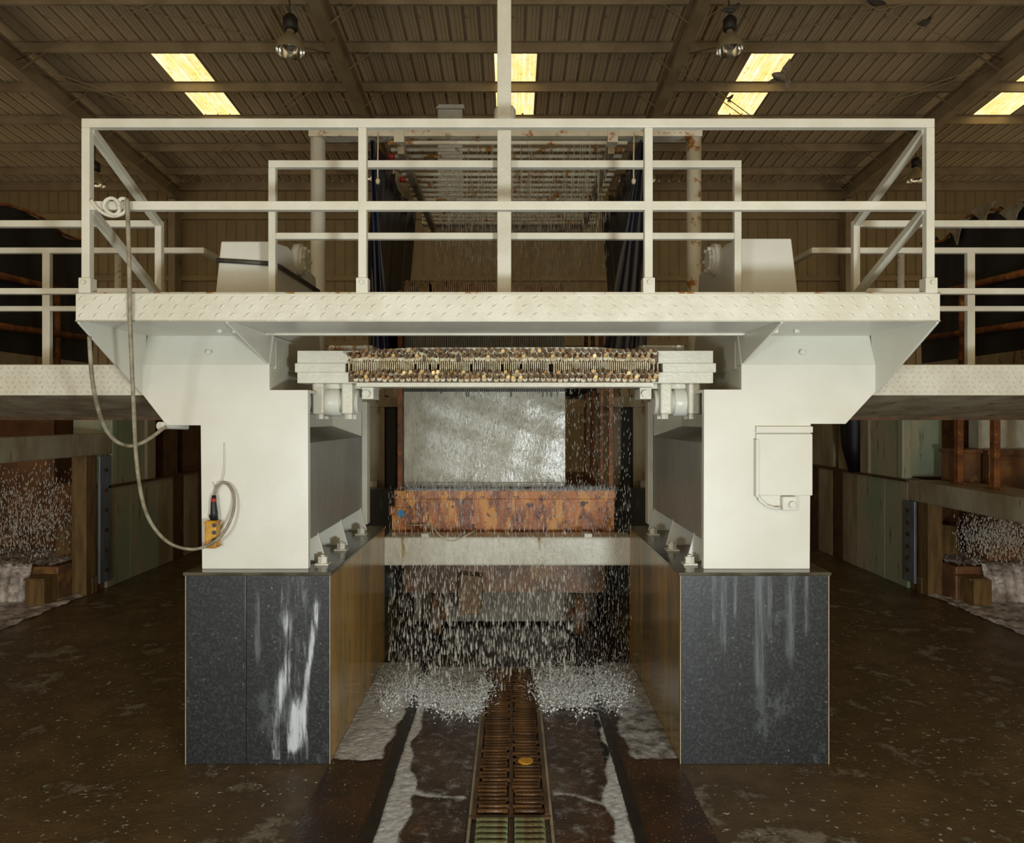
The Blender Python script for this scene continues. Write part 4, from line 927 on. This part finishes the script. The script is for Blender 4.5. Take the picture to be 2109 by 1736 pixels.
def near(q, sx, sz): return (min(max(q[0]+random.gauss(0, sx), -1.118), 1.032), q[1]+random.gauss(0, sx*1.3), abs(random.gauss(0, sz)))
both = lambda: pl() if random.random() < .56 else pr()
for _ in range(4200):                                      # churned lumps of white water
    c = near(both(), .035, .02); r = random.uniform(.002, .009); m.ball(c, (r*random.uniform(.8, 1.6), r*random.uniform(.8, 1.6), r), 6, 4)
drops(m, 6500, lambda: near(both(), .05, .05), (.001, .0038), (.003, .010), 4)
drops(m, 1500, lambda: near(both(), .09, .11), (.0008, .0022), (.004, .012), 4)
for _ in range(900):
    x0 = X(random.uniform(835, 1265), 6.7); z0 = Z(1011, 6.7); a = random.uniform(-1, 1); h_ = abs(random.gauss(0, .035))+.008
    m.tube([(x0, 6.69, z0), (x0+a*.02, 6.67, z0+h_), (x0+a*.045, 6.64, z0+h_*.8)], [.002, .0015, .0006], 4, False)
tag(obj('splash_water', m, 'splash'), 'white splashing water where the curtain hits the floor', 'water', kind='stuff')
def sm(a, b, t): t = min(1, max(0, (t-a)/(b-a))); return t*t*(3-2*t)
def band(t, a, b, e): return sm(a-e, a+e, t)*(1-sm(b-e, b+e, t))
def density(x, y):
    wob = .03*math.sin(y*7+x*3)+.02*math.sin(y*17-x*11)
    d = .95*band(x, -1.3, -.80+wob*.6, .03)*band(y, 4.42+.5*wob+.1*abs(x+.95), 6.2, .025)
    d = max(d, .70*band(x, .745+wob*.5, 1.3, .03)*band(y, 4.42+.5*wob, 6.2, .03))
    k = sm(5.1, 3.5, y)
    d = max(d, 1.0*band(x, -.705, -.655+.11*k+wob*.7, .018)); d = max(d, .95*band(x, .63-.12*k+wob*.7, .672-.045*k, .018)*(1 if y < 5.3 else .6))
    c = 3.98+.05*math.sin(x*7)+wob
    for a, b in ((-.66, -.25), (.23, .62)):
        d = max(d, band(x, a, b, .03)*(.62*math.exp(-((y-c)/.022)**2)+.36*band(y, c, c+.24, .05)))
    d = max(d, .85*band(y, 5.18+wob*1.5+.25*math.exp(-(x/.22)**2), 6.1, .05))
    d = max(d, .34*band(y, 3.0, 5.4, .1)*(1-band(x, -.24, .22, .01))*(1 if -.64 < x < .6 else 0))
    return d*(1-band(x, -.20, .18, .01)*(1 if y < 5.3 else .4))
m = MB(); nu, nv = 150, 230; V = []; D = []
for j in range(nv+1):
    for i in range(nu+1):
        x = BX[-1][1]+.002+(BX[1][0]-BX[-1][1]-.004)*i/nu; y = 3.0+3.25*(j/nv); d = density(x, y)
        V.append((x, y, .009+.006*d*random.random())); D.append(d)
W = nu+1
m.add(V, [(j*W+i, j*W+i+1, (j+1)*W+i+1, (j+1)*W+i) for j in range(nv) for i in range(nu) if max(D[j*W+i], D[j*W+i+1], D[(j+1)*W+i], D[(j+1)*W+i+1]) > .02], True)
fo = obj('foam_layer', m, 'foam'); tag(fo, 'milky foam and water layer spreading over the floor around the rails', 'foam', kind='stuff')
at = fo.data.attributes.new('foam_amount', 'FLOAT', 'POINT'); at.data.foreach_set('value', D)

# ------------------------------------------------------------------ high bay lamps
def lamp(px, py_rim, Y, dia, label, g=None):
    c = P(px, py_rim, Y); r = dia/2
    t = thing('high_bay_lamp', c, label, 'lamp', g)
    h = dia*.72
    outer = [(r, 0), (r*1.0, .01), (r*.93, h*.25), (r*.75, h*.5), (r*.48, h*.72), (r*.3, h*.85), (r*.25, h)]
    obj('reflector', MB().lathe(c, [(a*.985, z) for a, z in outer][::-1]), 'reflector', t)
    obj('shade', MB().lathe(c, outer), 'lamp_shell', t)
    obj('bulb', MB().ball((c[0], c[1], c[2]+h*.42), (r*.28, r*.28, r*.55), 12, 8), 'glass', t)
    obj('ballast', MB().tube([(c[0], c[1], c[2]+h), (c[0], c[1], c[2]+h*1.05), (c[0], c[1], c[2]+h*1.55), (c[0], c[1], c[2]+h*1.7)], [r*.3, r*.48, r*.48, r*.3], 14), 'lamp_black', t)
    yy = min(purl_y, key=lambda q: abs(q-Y))
    obj('hanger', MB().tube([(c[0], c[1], c[2]+h*1.68), (c[0]-.02, c[1], (c[2]+zr(Y))/2), (c[0], yy+.03, zr(yy)+.02)], .012, 6), 'lamp_black', t)
lamp(598, 108, 11.62, .50, 'high bay lamp with bright reflector near the free-hanging roof rods')
lamp(1503, 105, 11.62, .46, 'high bay lamp with a pigeon perched on its top')
lamp(196, 382, 17.6, .48, 'far high bay lamp beyond the guardrail post with the coiled cable')
lamp(1887, 372, 17.6, .46, 'far high bay lamp beyond the sloped bars on the cover-box side')
lamp(757, 368, 19.1, .44, 'far small high bay lamp beside the navy tarpaulin'); lamp(1334, 372, 19.1, .44, 'far small high bay lamp beside the black tarpaulin')

# ------------------------------------------------------------------ pigeons
def loft(mb, pts, rad, n=8): mb.tube(pts, rad, n)
def pigeon_perched(loc, ang, label, sc=1.0):
    m = MB(); R_ = Matrix.Rotation(ang, 3, 'Z')
    q = lambda x, y, z: tuple(Vector(loc)+R_ @ Vector((x*sc, y*sc, z*sc)))
    m.tube([q(-.20,0,.045), q(-.12,0,.065), q(-.04,0,.09), (q(.04,0,.115)), q(.09,0,.15), q(.115,0,.185), q(.13,0,.21), q(.15,0,.212), q(.175,0,.205)],
           [.012*sc, .032*sc, .058*sc, .058*sc, .04*sc, .028*sc, .026*sc, .014*sc, .003*sc], 10)
    for s in (-1, 1): m.tube([q(.03, s*.05, .11), q(-.06, s*.055, .095), q(-.19, s*.02, .055)], [.03*sc, .03*sc, .006*sc], 8)
    m.prism([(0,0),(1,0),(1,1)], 'x', 0, 0) if False else None
    for s in (-1, 1): m.tube([q(.02, s*.02, .06), q(.025, s*.022, 0)], .006*sc, 5)
    o = obj('pigeon', m, 'pigeon'); rm = o.modifiers.new('remesh', 'REMESH'); rm.mode = 'VOXEL'; rm.voxel_size = .006; rm.use_smooth_shade = True
    tag(o, label, 'bird')
YP_ = 11.0
def pigeon_flying(Y, C, S, label, mat_='pigeon'):
    # C maps the drawn outline: head, tail, two wing tips given in photo pixels, spread in depth
    h, b, tl, w1, w2 = [P(*c[:2], Y+c[2]) for c in C]
    h, b, tl, w1, w2 = map(Vector, (h, b, tl, w1, w2)); m = MB(); L_ = (h-tl).length
    d = (h-b).normalized()
    m.tube([tl, b.lerp(tl, .45), b, b.lerp(h, .5), h, h+d*.025*S, h+d*.06*S], [.012*S, .035*S, .062*S, .05*S, .032*S, .018*S, .004*S], 10)
    n_ = (w1-b).cross(w2-b).normalized()
    for wt in (w1, w2):
        root_f = b.lerp(h, .45); root_b = b.lerp(tl, .25); ax = wt-b
        bend = b+ax*.5+d*.07*S
        ring = [root_f, bend, wt, b+ax*.72-d*.085*S, b+ax*.45-d*.13*S, root_b]
        t_ = n_*.007*S
        k = len(ring); m.add([p+t_ for p in ring]+[p-t_ for p in ring], [tuple(range(k)), tuple(range(2*k-1, k-1, -1))]+[(i, i+k, (i+1) % k+k, (i+1) % k) for i in range(k)])
    sd = (tl-b).normalized().cross(n_).normalized()
    for a in (-2, -1, 0, 1, 2):
        e = tl+(tl-b).normalized()*.10*S+sd*a*.045*S-(tl-b).normalized()*.012*abs(a)*S; r0 = b.lerp(tl, .7)
        m.bar(r0, e, .048*S, .009*S, n_)
    o = obj('pigeon', m, mat_); rm = o.modifiers.new('remesh', 'REMESH'); rm.mode = 'VOXEL'; rm.voxel_size = .008; rm.use_smooth_shade = True
    tag(o, label, 'bird')
pigeon_flying(10.0, ((1594,154,-.12),(1610,158,0),(1620,170,.08),(1627,119,.05),(1558,180,-.05)), 1.0, 'pigeon in flight with spread wings before the skylight', 'pigeon_pale')
pigeon_flying(15.2, ((1509,196,-.02),(1506,200,0),(1503,206,.03),(1514,193,.02),(1496,201,-.02)), .55, 'tiny dark bird silhouetted against the lower skylight')
lp = Vector(P(1503, 105, 11.62)); pigeon_perched((lp.x, lp.y-.10, lp.z+.46*.72*1.66-.018), 0.3, 'pigeon perched on top of a high bay lamp')
pigeon_perched((6.69, 12.985, 9.735), 3.0, 'pigeon clinging to the roof rods crossing')
pigeon_perched((7.96, 13.585, 9.690), .2, 'dark pigeon sitting on the sloping roof rod')
